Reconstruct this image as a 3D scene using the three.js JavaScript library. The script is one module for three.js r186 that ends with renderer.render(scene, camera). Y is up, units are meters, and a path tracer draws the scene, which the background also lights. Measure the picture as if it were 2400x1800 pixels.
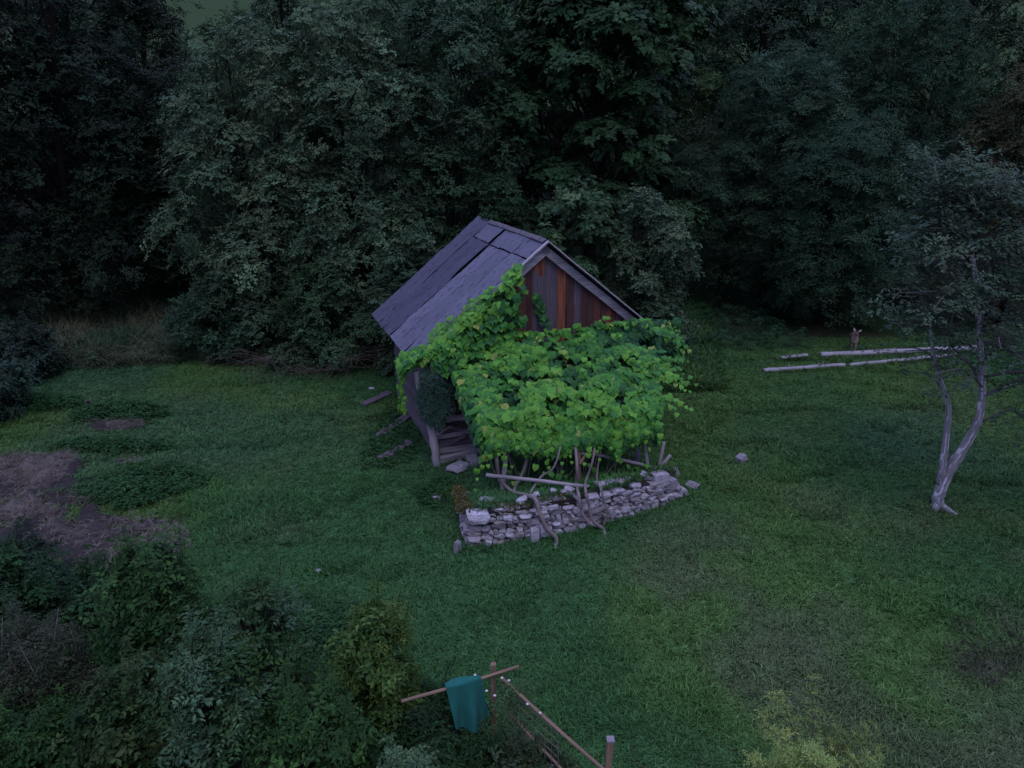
import * as THREE from 'three';
import { mergeGeometries } from 'three/addons/utils/BufferGeometryUtils.js';
import { ConvexGeometry } from 'three/addons/geometries/ConvexGeometry.js';
import { MarchingCubes } from 'three/addons/objects/MarchingCubes.js';

// ---------------------------------------------------------------- camera, sky, sun, exposure
const V = (x, y, z) => new THREE.Vector3(x, y, z);
const scene = new THREE.Scene();
const camera = new THREE.PerspectiveCamera(56.81, 4 / 3, 0.1, 600);
camera.position.set(0, 6.2, 0);
camera.rotation.x = THREE.MathUtils.degToRad(-20);
scene.add(camera);

const skyW = 128, skyH = 64, skyData = new Float32Array(skyW * skyH * 4);
for (let j = 0; j < skyH; j++) for (let i = 0; i < skyW; i++) {          // dusk under an even layer of cloud, brighter overhead
  const up = Math.max(0, Math.sin(((j + 0.5) / skyH - 0.5) * Math.PI)), k = (1 + 1.8 * up) / 2.8, o = (j * skyW + i) * 4;
  skyData[o] = 0.60 * k; skyData[o + 1] = 0.67 * k; skyData[o + 2] = 1.42 * k; skyData[o + 3] = 1;
}
const sky = new THREE.DataTexture(skyData, skyW, skyH, THREE.RGBAFormat, THREE.FloatType);
sky.mapping = THREE.EquirectangularReflectionMapping; sky.magFilter = THREE.LinearFilter; sky.needsUpdate = true;
scene.background = sky; scene.environment = sky;

const sun = new THREE.DirectionalLight(new THREE.Color().setRGB(1.0, 0.95, 0.90), 0.55);
sun.position.set(6, 40, 10); sun.target.position.set(0, 0, -13);
sun.castShadow = true; sun.shadow.radius = 75; sun.shadow.mapSize.set(2048, 2048);
Object.assign(sun.shadow.camera, { left: -30, right: 30, top: 30, bottom: -30, near: 1, far: 120 });
scene.add(sun, sun.target);

const renderer = new THREE.WebGLRenderer({ antialias: true });
renderer.toneMapping = THREE.LinearToneMapping;
renderer.toneMappingExposure = 1.42;
renderer.shadowMap.enabled = true;

// ---------------------------------------------------------------- helpers
function rng(seed) { let s = seed >>> 0; return () => { s = (s + 0x6d2b79f5) | 0; let t = Math.imul(s ^ (s >>> 15), 1 | s); t = (t + Math.imul(t ^ (t >>> 7), 61 | t)) ^ t; return ((t ^ (t >>> 14)) >>> 0) / 4294967296; }; }
const lerp = THREE.MathUtils.lerp, clamp = THREE.MathUtils.clamp, smooth = THREE.MathUtils.smoothstep;
function h3(x, y, z) { let n = Math.imul(x, 374761393) ^ Math.imul(y, 668265263) ^ Math.imul(z, 1274126177); n = Math.imul(n ^ (n >>> 13), 1274126177); return ((n ^ (n >>> 16)) >>> 0) / 4294967296; }
function noise3(x, y, z = 0) {
  const ix = Math.floor(x), iy = Math.floor(y), iz = Math.floor(z), f = (t) => t * t * (3 - 2 * t), u = f(x - ix), v = f(y - iy), w = f(z - iz);
  const c = (a, b, d) => h3(ix + a, iy + b, iz + d);
  return lerp(lerp(lerp(c(0, 0, 0), c(1, 0, 0), u), lerp(c(0, 1, 0), c(1, 1, 0), u), v), lerp(lerp(c(0, 0, 1), c(1, 0, 1), u), lerp(c(0, 1, 1), c(1, 1, 1), u), v), w);
}
function fbm(x, y, z = 0, n = 4) { let s = 0, a = 0.5, t = 0; for (let i = 0; i < n; i++) { s += a * noise3(x, y, z + i * 7.3); t += a; a *= 0.5; x *= 2.03; y *= 2.03; z *= 2.03; } return s / t; }
const toS = (c) => { c = clamp(c, 0, 1); return 255 * (c <= 0.0031308 ? c * 12.92 : 1.055 * Math.pow(c, 1 / 2.4) - 0.055); };
function tex(w, h, fn, srgb = true) {
  const d = new Uint8Array(w * h * 4);
  for (let j = 0; j < h; j++) for (let i = 0; i < w; i++) {
    const c = fn(i / w, j / h, i, j), o = (j * w + i) * 4;
    for (let k = 0; k < 3; k++) d[o + k] = srgb ? toS(Array.isArray(c) ? c[k] : c) : 255 * clamp(Array.isArray(c) ? c[k] : c, 0, 1);
    d[o + 3] = 255;
  }
  const t = new THREE.DataTexture(d, w, h, THREE.RGBAFormat);
  t.wrapS = t.wrapT = THREE.RepeatWrapping; t.magFilter = THREE.LinearFilter; t.minFilter = THREE.LinearMipmapLinearFilter;
  if (srgb) t.colorSpace = THREE.SRGBColorSpace;
  t.needsUpdate = true;
  return t;
}
// tiling fbm: blends the noise with its own shift so that the edges meet
function tileFbm(u, v, fu, fv, z, n = 4) {
  const q = (a, b) => fbm(a * fu, b * fv, z, n), bu = u, bv = v;
  return lerp(lerp(q(u, v), q(u - 1, v), bu), lerp(q(u, v - 1), q(u - 1, v - 1), bu), bv);
}
const mix3 = (a, b, t) => [lerp(a[0], b[0], t), lerp(a[1], b[1], t), lerp(a[2], b[2], t)];
const col = (c) => new THREE.Color().setRGB(c[0], c[1], c[2]);
function mat(color, rough = 0.85, extra = {}) { return new THREE.MeshPhysicalMaterial({ specularIntensity: rough > 0.85 ? 0.25 : 1, color: col(color), roughness: rough, side: THREE.DoubleSide, ...extra }); }

const used = new Map();
function numbered(name) { const n = used.get(name) ?? 0; used.set(name, n + 1); return n ? `${name}_${String(n).padStart(3, '0')}` : name; }
function tag(o, label, category, group, kind) { if (label) o.userData.label = label; if (category) o.userData.category = category; if (group) o.userData.group = group; if (kind) o.userData.kind = kind; return o; }
function thing(name, label, category, pos = [0, 0, 0], turn = 0, group) {
  const o = new THREE.Group(); o.name = numbered(name); o.position.set(...pos); o.rotation.y = turn; scene.add(o);
  return tag(o, label, category, group);
}
function part(name, geo, m, parent, kind) {
  const o = new THREE.Mesh(geo, m); o.name = parent ? partName(parent, name) : numbered(name); o.castShadow = o.receiveShadow = true;
  (parent ?? scene).add(o); if (kind) o.userData.kind = kind; return o;
}
const partCount = new Map();
function partName(parent, name) { const k = parent.uuid + name, n = partCount.get(k) ?? 0; partCount.set(k, n + 1); return n ? `${name}_${String(n).padStart(3, '0')}` : name; }
function copies(name, geo, m, list, parent, kind) {                 // list of [Matrix4, Color]
  const o = new THREE.InstancedMesh(geo, m, list.length); o.name = parent ? partName(parent, name) : numbered(name);
  list.forEach(([mx, c], i) => { o.setMatrixAt(i, mx); o.setColorAt(i, c); });
  o.castShadow = o.receiveShadow = true; (parent ?? scene).add(o); if (kind) o.userData.kind = kind; return o;
}
function boxUV(g, grain = 'y', ou = 0, ov = 0) {                     // uv in metres, the grain along v
  const p = g.attributes.position, n = g.attributes.normal, uv = new Float32Array(p.count * 2);
  for (let i = 0; i < p.count; i++) {
    const P = [p.getX(i), p.getY(i), p.getZ(i)], N = [n.getX(i), n.getY(i), n.getZ(i)].map(Math.abs), gi = 'xyz'.indexOf(grain);
    const rest = [0, 1, 2].filter((k) => k !== gi), a = N[rest[0]] > N[rest[1]] ? rest[1] : rest[0];
    uv[i * 2] = P[a] + ou; uv[i * 2 + 1] = P[gi] + ov;
  }
  g.setAttribute('uv', new THREE.BufferAttribute(uv, 2)); return g;
}
function bend(g, fn) { const p = g.attributes.position, v = V(0, 0, 0); for (let i = 0; i < p.count; i++) { v.fromBufferAttribute(p, i); fn(v, i); p.setXYZ(i, v.x, v.y, v.z); } g.computeVertexNormals(); return g; }
function tube(points, r0, r1, seg = 12, sides = 7, rough = 0, seed = 1) {   // a tapering limb along a curve
  const c = new THREE.CatmullRomCurve3(points), fr = c.computeFrenetFrames(seg, false), L = c.getLength(), pos = [], nor = [], uv = [], idx = [], P = V(0, 0, 0);
  for (let i = 0; i <= seg; i++) {
    const t = i / seg; c.getPoint(t, P);
    for (let j = 0; j <= sides; j++) {
      const a = (j % sides) / sides * Math.PI * 2, rr = (typeof r0 === 'function' ? r0(t) : lerp(r0, r1, t)) * (1 + rough * (h3(i, j % sides, seed) - 0.5));
      const n = fr.normals[i].clone().multiplyScalar(Math.cos(a)).addScaledVector(fr.binormals[i], Math.sin(a));
      pos.push(P.x + n.x * rr, P.y + n.y * rr, P.z + n.z * rr); nor.push(n.x, n.y, n.z); uv.push(j / sides * 0.3, t * L);
    }
  }
  for (let i = 0; i < seg; i++) for (let j = 0; j < sides; j++) { const a = i * (sides + 1) + j, b = a + sides + 1; idx.push(a, a + 1, b, b, a + 1, b + 1); }
  for (const e of [0, seg]) { const k = pos.length / 3; c.getPoint(e / seg, P); const t = fr.tangents[e], s = e ? 1 : -1; pos.push(P.x, P.y, P.z); nor.push(t.x * s, t.y * s, t.z * s); uv.push(0, 0);
    for (let j = 0; j < sides; j++) { const a = e * (sides + 1) + j; e ? idx.push(k, a, a + 1) : idx.push(k, a + 1, a); } }
  const g = new THREE.BufferGeometry();
  g.setAttribute('position', new THREE.Float32BufferAttribute(pos, 3)); g.setAttribute('normal', new THREE.Float32BufferAttribute(nor, 3)); g.setAttribute('uv', new THREE.Float32BufferAttribute(uv, 2)); g.setIndex(idx);
  if (rough) g.computeVertexNormals();
  return g;
}
const UP = V(0, 1, 0);
function basis(pos, up, spin, s, sy = s) {                           // local +y along up, turned by spin
  const q = new THREE.Quaternion().setFromUnitVectors(UP, up.clone().normalize()).multiply(new THREE.Quaternion().setFromAxisAngle(UP, spin));
  return new THREE.Matrix4().compose(pos, q, V(s, sy, s));
}

// ---------------------------------------------------------------- the lie of the land
const WALLX = [-0.71, 0.14, 0.83, 1.64, 2.34, 3.12], WALLZ = [-9.58, -9.74, -10.0, -10.35, -10.73, -11.24];
function piece(xs, ys, x) { if (x <= xs[0]) return ys[0]; for (let i = 1; i < xs.length; i++) if (x <= xs[i]) return lerp(ys[i - 1], ys[i], (x - xs[i - 1]) / (xs[i] - xs[i - 1])); return ys[ys.length - 1]; }
const wallZ = (x) => piece(WALLX, WALLZ, x);
function landY(x, z) {
  const n = (fbm(x * 0.35 + 9, z * 0.35, 2, 3) - 0.5) * 0.12 * smooth(Math.hypot(x - 0.5, z + 12), 2, 5);
  const edge = 26 + 3 * (fbm(x * 0.08, 3, 1, 2) - 0.5) * 2, b = Math.max(0, -z - edge);
  return n + (b * b / (b + 14)) * 0.36 + b * 0.05 * fbm(x * 0.1, z * 0.1, 5, 3);
}
function terraceY(x, z) {                                             // the bank held up by the dry-stone wall
  const zf = wallZ(x) - 0.12, zb = -12.75;
  if (x > 3.05 || z > zf || z < zb) return -1;
  const u = (zf - z) / (zf - zb), left = -0.68 - 0.22 * u, l = smooth(x, left, left + 0.16), r = 1 - smooth(x, 2.75, 3.05);
  return (0.57 + 0.05 * fbm(x * 3, z * 3, 8, 3)) * (1 - 0.92 * Math.pow(u, 0.8)) * l * r + 0.03 * (fbm(x * 5, z * 5, 3, 2) - 0.5);
}
const groundY = (x, z) => Math.max(landY(x, z), terraceY(x, z));
const BEDS = [[-9.3, -11.8, 1.5, 1.1, 0], [-8.0, -10.8, 1.2, 0.8, 0], [-6.3, -9.7, 1.5, 0.8, 1], [-5.7, -9.3, 0.6, 0.6, 0], [-7.6, -10.1, 1.1, 0.7, 1], [-8.5, -14.3, 0.7, 0.22, 0], [-10.3, -15.6, 0.9, 0.25, 1], [-5.45, -9.2, 0.3, 0.4, 0], [-7.4, -12.3, 0.4, 0.4, 0], [-10.8, -12.0, 1.2, 1.0, 1]];
function bedAt(x, z) {                                                // bare, mulched garden soil: how much, how dark
  let m = 0, dark = 0; const w = (fbm(x * 0.9, z * 0.9, 4, 5) - 0.5) * 1.5;
  for (const [cx, cz, rx, rz, dk] of BEDS) { const d = 1 - Math.hypot((x - cx) / rx, (z - cz) / rz) + w; if (d > m) { m = d; dark = dk; } }
  return [smooth(m, 0.05, 0.3), dark];
}
const SHED = V(0.656, 0, -13.31), TURN = THREE.MathUtils.degToRad(21), SX = V(Math.cos(TURN), 0, -Math.sin(TURN)), SZ = V(Math.sin(TURN), 0, Math.cos(TURN));
const shedLocal = (x, z) => [(x - SHED.x) * SX.x + (z - SHED.z) * SX.z, (x - SHED.x) * SZ.x + (z - SHED.z) * SZ.z];
const shedWorld = (x, y, z) => V(SHED.x + SX.x * x + SZ.x * z, y, SHED.z + SX.z * x + SZ.z * z);
const inShed = (x, z) => { const [a, b] = shedLocal(x, z); return Math.abs(a) < 2.2 && b < -0.15 && b > -4; };

// colour of the sward: lush, worn, clover-blue, earthy
function swardColor(x, z, r) {
  const a = fbm(x * 0.28 + 3, z * 0.28, 11, 4), b = fbm(x * 0.9, z * 0.9, 17, 3), d = fbm(x * 0.17, z * 0.22 + 7, 23, 3);
  let c = mix3([0.030, 0.092, 0.023], [0.054, 0.118, 0.024], smooth(a, 0.35, 0.65));
  c = mix3(c, [0.036, 0.094, 0.036], smooth(d, 0.5, 0.68) * 0.75);
  const worn = smooth(b * 0.5 + a * 0.5, 0.48, 0.68) * (0.25 + 0.75 * smooth(z, -13.5, -8)) * 0.75;
  c = mix3(c, [0.070, 0.092, 0.040], worn);
  const k = 0.76 + 0.72 * r;
  return [c[0] * k, c[1] * k, c[2] * k];
}

// ---------------------------------------------------------------- ground, terrace, garden soil
{
  const N = 300, pos = [], cl = [], uv = [], idx = [], wx = (u) => 20 * u + 6 * u ** 3 + 120 * u ** 9, wz = (v) => 10 - 34 * v - 8 * v ** 3 - 140 * v ** 9;
  for (let j = 0; j <= N; j++) for (let i = 0; i <= N; i++) {
    const x = wx(i / N * 2 - 1), z = wz(j / N), y = landY(x, z);
    pos.push(x, y, z); uv.push(x, z);
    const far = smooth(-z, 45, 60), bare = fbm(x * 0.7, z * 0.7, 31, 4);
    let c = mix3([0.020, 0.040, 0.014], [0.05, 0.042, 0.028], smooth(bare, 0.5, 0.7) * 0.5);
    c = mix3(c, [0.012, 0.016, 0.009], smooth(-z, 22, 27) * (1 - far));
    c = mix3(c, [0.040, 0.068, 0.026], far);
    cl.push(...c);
  }
  for (let j = 0; j < N; j++) for (let i = 0; i < N; i++) { const a = j * (N + 1) + i, b = a + N + 1; idx.push(a, a + 1, b, b, a + 1, b + 1); }
  const g = new THREE.BufferGeometry();
  g.setAttribute('position', new THREE.Float32BufferAttribute(pos, 3)); g.setAttribute('color', new THREE.Float32BufferAttribute(cl, 3)); g.setAttribute('uv', new THREE.Float32BufferAttribute(uv, 2)); g.setIndex(idx); g.computeVertexNormals();
  const bump = tex(256, 256, (u, v) => tileFbm(u, v, 14, 14, 3, 4), false), grit = tex(256, 256, (u, v) => 0.6 + 0.8 * (tileFbm(u, v, 24, 24, 9, 4) - 0.1));
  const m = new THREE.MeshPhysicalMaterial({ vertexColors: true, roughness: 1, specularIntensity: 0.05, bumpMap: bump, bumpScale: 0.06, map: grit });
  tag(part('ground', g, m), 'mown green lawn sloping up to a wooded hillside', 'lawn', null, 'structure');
}
const soilTex = tex(256, 256, (u, v) => { const n = tileFbm(u, v, 30, 30, 2, 4), s = tileFbm(u, v, 6, 50, 5, 3); return mix3([0.3, 0.3, 0.3], [1, 1, 1], clamp(n * 1.2 - 0.15 + (s > 0.58 ? 0.25 : 0), 0, 1)); });
const soilBump = tex(256, 256, (u, v) => tileFbm(u, v, 26, 26, 12, 4), false);
{
  const NX = 90, NZ = 40, pos = [], uv = [], cl = [], idx = [];
  for (let j = 0; j <= NZ; j++) for (let i = 0; i <= NX; i++) {
    const x = lerp(-0.95, 3.12, i / NX), z = lerp(wallZ(x) - 0.12, -12.76, j / NZ) - (j === 0 ? -0.005 : 0), y = j === 0 ? -0.05 : terraceY(x, z + (j === NZ ? 0.02 : -0.001));
    pos.push(x, Math.max(y, -0.06), z); uv.push(x, z);
    cl.push(...mix3([0.030, 0.045, 0.018], [0.05, 0.04, 0.025], fbm(x * 2, z * 2, 3, 3)));
  }
  for (let j = 0; j < NZ; j++) for (let i = 0; i < NX; i++) { const a = j * (NX + 1) + i, b = a + NX + 1; idx.push(a, a + 1, b, b, a + 1, b + 1); }
  const g = new THREE.BufferGeometry(); g.setAttribute('position', new THREE.Float32BufferAttribute(pos, 3)); g.setAttribute('uv', new THREE.Float32BufferAttribute(uv, 2)); g.setAttribute('color', new THREE.Float32BufferAttribute(cl, 3)); g.setIndex(idx); g.computeVertexNormals();
  tag(part('terrace', g, new THREE.MeshStandardMaterial({ vertexColors: true, roughness: 0.95, side: THREE.DoubleSide, bumpMap: soilBump, bumpScale: 0.03 })), 'low grassy bank held by the dry-stone wall below the shed', 'bank', null, 'structure');
}
{
  const NX = 170, NZ = 170, pos = [], uv = [], cl = [], idx = [];
  for (let j = 0; j <= NZ; j++) for (let i = 0; i <= NX; i++) {
    const x = lerp(-14, -5, i / NX), z = lerp(-7.5, -17.5, j / NZ), [m, dk] = bedAt(x, z), clod = fbm(x * 5, z * 5, 6, 4);
    pos.push(x, landY(x, z) - 0.06 + m * (0.07 + 0.38 * (clod - 0.38) * (1 - 0.3 * dk) + 0.10 * (fbm(x * 1.1, z * 1.1, 26, 3) - 0.4)), z); uv.push(x * 0.6, z * 0.6);
    const pale = smooth(fbm(x * 1.5, z * 1.5, 14, 5), 0.46, 0.62) * (1 - 0.75 * dk);
    cl.push(...mix3([0.032, 0.025, 0.021], [0.160, 0.132, 0.108], pale));
  }
  for (let j = 0; j < NZ; j++) for (let i = 0; i < NX; i++) { const a = j * (NX + 1) + i, b = a + NX + 1; idx.push(a, a + 1, b, b, a + 1, b + 1); }
  const g = new THREE.BufferGeometry(); g.setAttribute('position', new THREE.Float32BufferAttribute(pos, 3)); g.setAttribute('uv', new THREE.Float32BufferAttribute(uv, 2)); g.setAttribute('color', new THREE.Float32BufferAttribute(cl, 3)); g.setIndex(idx); g.computeVertexNormals();
  tag(part('garden_soil', g, new THREE.MeshStandardMaterial({ vertexColors: true, map: soilTex, roughness: 1, bumpMap: soilBump, bumpScale: 0.05 })), 'bare brown garden soil with dry mulch left of the lawn', 'soil', null, 'structure');
}

// ---------------------------------------------------------------- textures and materials for wood, bark, stone, roofing
function woodTex(seed, a, b, dark, streak = 0.5) {
  return tex(128, 512, (u, v) => {
    const g = tileFbm(u, v, 26, 3, seed, 4), l = tileFbm(u, v, 5, 1.2, seed + 30, 3), f = tileFbm(u, v, 60, 8, seed + 60, 2), stain = tileFbm(u, v, 3, 3, seed + 90, 3);
    let c = mix3(a, b, smooth(l * 0.7 + stain * 0.3, 0.36, 0.64));
    c = mix3(c, dark, smooth(g, 0.52, 0.72) * streak + 0.25 * (f > 0.62 ? 1 : 0));
    return c;
  });
}
const grainBump = tex(128, 512, (u, v) => tileFbm(u, v, 34, 4, 77, 4), false);
const wood = (map, rough = 0.85) => new THREE.MeshStandardMaterial({ map, roughness: rough, bumpMap: grainBump, bumpScale: 0.008 });
for (const t of [grainBump]) t.repeat.set(3, 0.8);
const wt = (s, a, b, d, k) => { const t = woodTex(s, a, b, d, k); t.repeat.set(3, 0.8); return t; };
const M = {
  redBoard: wood(wt(1, [0.085, 0.027, 0.019], [0.150, 0.048, 0.029], [0.026, 0.011, 0.010], 0.6)),
  darkBoard: wood(wt(2, [0.052, 0.022, 0.018], [0.080, 0.030, 0.024], [0.014, 0.008, 0.010])),
  orangeBoard: wood(wt(3, [0.095, 0.030, 0.018], [0.30, 0.095, 0.038], [0.05, 0.022, 0.018])),
  greyBoard: wood(wt(4, [0.095, 0.075, 0.085], [0.135, 0.110, 0.120], [0.035, 0.028, 0.034], 0.6)),
  greyRed: wood(wt(5, [0.095, 0.064, 0.062], [0.125, 0.050, 0.036], [0.035, 0.024, 0.026], 0.6)),
  paleBoard: wood(wt(6, [0.27, 0.25, 0.25], [0.38, 0.35, 0.34], [0.10, 0.09, 0.10], 0.5)),
  beam: wood(wt(7, [0.22, 0.195, 0.195], [0.36, 0.32, 0.32], [0.05, 0.04, 0.042], 0.7)),
  oldLog: wood(wt(8, [0.20, 0.185, 0.19], [0.34, 0.315, 0.315], [0.06, 0.05, 0.05], 0.85)),
  pole: wood(wt(9, [0.20, 0.185, 0.18], [0.34, 0.31, 0.30], [0.08, 0.06, 0.055], 0.6)),
  rust: wood(wt(10, [0.17, 0.105, 0.062], [0.27, 0.175, 0.105], [0.06, 0.035, 0.022], 0.6)),
  bark: new THREE.MeshStandardMaterial({ map: tex(128, 256, (u, v) => { const n = tileFbm(u, v, 9, 14, 40, 4), l = tileFbm(u, v, 5, 6, 50, 3); return mix3(mix3([0.13, 0.12, 0.12], [0.36, 0.34, 0.335], n), [0.56, 0.55, 0.56], smooth(l, 0.5, 0.62)); }), roughness: 0.95, bumpMap: tex(128, 256, (u, v) => tileFbm(u, v, 10, 16, 41, 4), false), bumpScale: 0.02 }),
  brush: mat([0.085, 0.068, 0.054], 0.95),
  limb: mat([0.11, 0.10, 0.10], 0.9),
  darkBark: mat([0.018, 0.014, 0.011], 0.95),
  twig: mat([0.26, 0.225, 0.22], 0.9),
  vineBark: mat([0.20, 0.165, 0.155], 0.9, { map: null, bumpMap: grainBump, bumpScale: 0.01 }),
  dark: mat([0.012, 0.010, 0.010], 1),
};
const stoneMap = tex(256, 256, (u, v) => { const n = tileFbm(u, v, 12, 12, 61, 5), s = tileFbm(u, v, 22, 22, 71, 3), l = tileFbm(u, v, 6, 6, 81, 3); let c = mix3([0.52, 0.52, 0.54], [1, 1, 1], smooth(n, 0.3, 0.68)); c = mix3(c, [0.30, 0.28, 0.30], smooth(s, 0.60, 0.70) * 0.7); return mix3(c, [0.55, 0.50, 0.34], smooth(l, 0.6, 0.75) * 0.5); });
const stoneBump = tex(256, 256, (u, v) => tileFbm(u, v, 14, 14, 62, 5), false);
for (const t of [stoneMap, stoneBump]) t.repeat.set(2.2, 2.2);
const stoneMats = [[0.49, 0.46, 0.475], [0.60, 0.57, 0.58], [0.36, 0.335, 0.35], [0.53, 0.49, 0.49], [0.42, 0.37, 0.35], [0.64, 0.61, 0.62]].map((c) => mat(c, 0.9, { map: stoneMap, bumpMap: stoneBump, bumpScale: 0.03 }));
const feltMap = tex(256, 256, (u, v) => { const n = tileFbm(u, v, 6, 6, 101, 4), s = tileFbm(u, v, 64, 64, 111, 2), p = tileFbm(u, v, 14, 14, 121, 3); let k = 0.72 + 0.4 * n + 0.35 * (s - 0.5); k *= 1 - 0.4 * smooth(p, 0.56, 0.68); k *= 0.8 + 0.4 * tileFbm(u, v, 3, 3, 171, 3); return [k, k, k * 1.01]; });
const feltBump = tex(256, 256, (u, v) => 0.5 * tileFbm(u, v, 60, 60, 131, 2) + 0.5 * tileFbm(u, v, 5, 5, 141, 3), false);
const felt = (c) => mat(c, 0.9, { map: feltMap, bumpMap: feltBump, bumpScale: 0.012 });

for (const t of [M.bark.map, M.bark.bumpMap]) t.repeat.set(8, 1);
M.bark.bumpScale = 0.035;
// ---------------------------------------------------------------- shed
const WOODPICK = ['darkBoard', 'redBoard', 'darkBoard', 'greyRed', 'orangeBoard', 'greyRed', 'greyBoard', 'greyBoard', 'greyBoard', 'orangeBoard', 'darkBoard', 'redBoard', 'darkBoard', 'redBoard', 'darkBoard', 'redBoard', 'greyRed', 'redBoard', 'darkBoard'];
{
  const R = rng(5), shed = thing('shed', 'old timber shed with grey felt roof and red-brown gable, overgrown by a vine', 'shed', [SHED.x, 0, SHED.z], TURN);
  const HALF = 2.63, RIDGE = 4.16, EAVE = 2.09, L = 4.02, ang = Math.atan2(RIDGE - EAVE, HALF), SL = Math.hypot(HALF, RIDGE - EAVE), slopeY = (x) => RIDGE - Math.abs(x) / HALF * (RIDGE - EAVE);
  // gable boards, each with its own slanted top
  const edges = [-2.1, -1.95, -1.82, -1.66, -1.52, -1.36, -1.22, -1.08, -0.93, -0.78, -0.66, -0.52, -0.42, -0.35, -0.25, -0.13, 0.03, 0.17, 0.31, 0.49, 0.66, 0.82, 0.96, 1.1, 1.26, 1.39, 1.51, 1.63, 1.75, 1.88, 2.0, 2.12];
  const pick = { '-0.42': 'redBoard', '-0.35': 'darkBoard', '-0.25': 'orangeBoard', '-0.13': 'orangeBoard', '0.03': 'greyBoard', '0.17': 'greyBoard', '0.31': 'orangeBoard', '0.49': 'darkBoard', '-0.52': 'redBoard', '1.51': 'redBoard', '1.63': 'greyRed', '1.26': 'darkBoard', '1.1': 'redBoard' };
  edges.slice(0, -1).forEach((x0, i) => {
    const x1 = edges[i + 1] - 0.006 - 0.006 * R(), y0 = 1.92 + (R() - 0.5) * 0.03, top = (x) => slopeY(x) - 0.07, zf = -0.16 + (R() - 0.5) * 0.016, s = new THREE.Shape();
    s.moveTo(x0, y0); s.lineTo(x1, y0); s.lineTo(x1, top(x1)); if (x0 < 0 && x1 > 0) s.lineTo(0, top(0)); s.lineTo(x0, top(x0)); s.closePath();
    const g = boxUV(new THREE.ExtrudeGeometry(s, { depth: 0.022, bevelEnabled: true, bevelSize: 0.003, bevelThickness: 0.003, bevelSegments: 1 }).translate(0, 0, zf - 0.022), 'y', R() * 5, R() * 5);
    part('gable_board', g, M[pick[String(x0)] ?? WOODPICK[(i * 7) % WOODPICK.length]], shed);
  });
  // lighter weathered lower halves: patch boards nailed over the middle of the gable
  for (const [x0, x1, y0, y1] of [[-0.24, -0.135, 1.95, 3.62], [-0.125, 0.02, 1.9, 3.5], [0.505, 0.655, 2.0, 2.9]]) part('cover_board', boxUV(new THREE.BoxGeometry(x1 - x0, y1 - y0, 0.018).translate((x0 + x1) / 2, (y0 + y1) / 2, -0.128), 'y', R() * 5, R() * 5), x0 > 0.3 ? M.darkBoard : M.greyBoard, shed);
  part('tie_beam', boxUV(new THREE.BoxGeometry(4.5, 0.14, 0.12).translate(0, 1.85, -0.26), 'x', 1, 2), M.beam, shed);
  // front wall below: recessed boards, then squared logs
  let bx = -1.78, bi = 0;
  while (bx < 2.15) { const w = 0.15 + 0.07 * R(), y1 = 1.8, y0 = 0.86 + 0.03 * R(); part('wall_board', boxUV(new THREE.BoxGeometry(w - 0.01, y1 - y0, 0.025).translate(bx + w / 2, (y0 + y1) / 2, -0.27 + 0.01 * R()), 'y', R() * 5, R() * 5), M[['redBoard', 'darkBoard', 'redBoard', 'darkBoard', 'greyRed'][bi++ % 5]], shed); bx += w; }
  part('door_post', boxUV(new THREE.BoxGeometry(0.2, 1.25, 0.05).translate(-1.93, 1.42, -0.19), 'y', 2, 1), M.greyBoard, shed);
  const logs = [[-2.34, 2.3, 0.08, 0.17, 0.10], [-2.30, 2.25, 0.235, 0.14, 0.02], [-2.36, 2.28, 0.385, 0.15, -0.02], [-2.26, 1.9, 0.53, 0.13, -0.05], [-2.20, 2.25, 0.665, 0.13, -0.09], [-2.14, 2.2, 0.80, 0.10, -0.12]];
  logs.forEach(([x0, x1, y, h, z], i) => {
    const g = new THREE.BoxGeometry(x1 - x0, h - 0.012, 0.24, 24, 2, 2); g.translate((x0 + x1) / 2, y, z - 0.14);
    bend(g, (v) => { v.y += 0.06 * (fbm(v.x * 1.9, i * 5, v.z * 3, 3) - 0.5) + (Math.abs(v.z - z + 0.14) > 0.1 ? (y - v.y) * 0.14 : 0); v.z += 0.13 * (fbm(v.x * 2.1, v.y * 9, i * 3, 3) - 0.5); v.y += (v.x + 2) * [0.012, -0.02, 0.015, -0.012, 0.02, -0.03][i]; });
    part('log_beam', boxUV(g, 'x', R() * 4, R() * 4), [M.beam, M.oldLog, M.greyBoard, M.beam, M.greyRed, M.paleBoard][i], shed);
  });
  for (let i = 0; i < 12; i++) { const x = -2.2 + 0.95 * R(), y = 0.2 + 0.75 * R(), l = 0.12 + 0.35 * R(); part('loose_stick', boxUV(new THREE.BoxGeometry(l, 0.025 + 0.03 * R(), 0.05).rotateZ((R() - 0.5) * 1.2).rotateY((R() - 0.5) * 1.2).translate(x, y, 0.06 - 0.18 * y + 0.06 * R()), 'x', R() * 4, R() * 4), [M.oldLog, M.greyBoard, M.darkBoard, M.beam][i % 4], shed); }
  part('rail_board', boxUV(new THREE.BoxGeometry(0.62, 0.05, 0.16).rotateZ(-0.03).translate(-1.82, 0.885, -0.03), 'x', 1, 1), M.paleBoard, shed);
  part('rail_board', boxUV(new THREE.BoxGeometry(0.7, 0.07, 0.03).rotateZ(-0.05).translate(-1.62, 1.12, -0.22), 'x', 3, 1), M.redBoard, shed);
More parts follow.
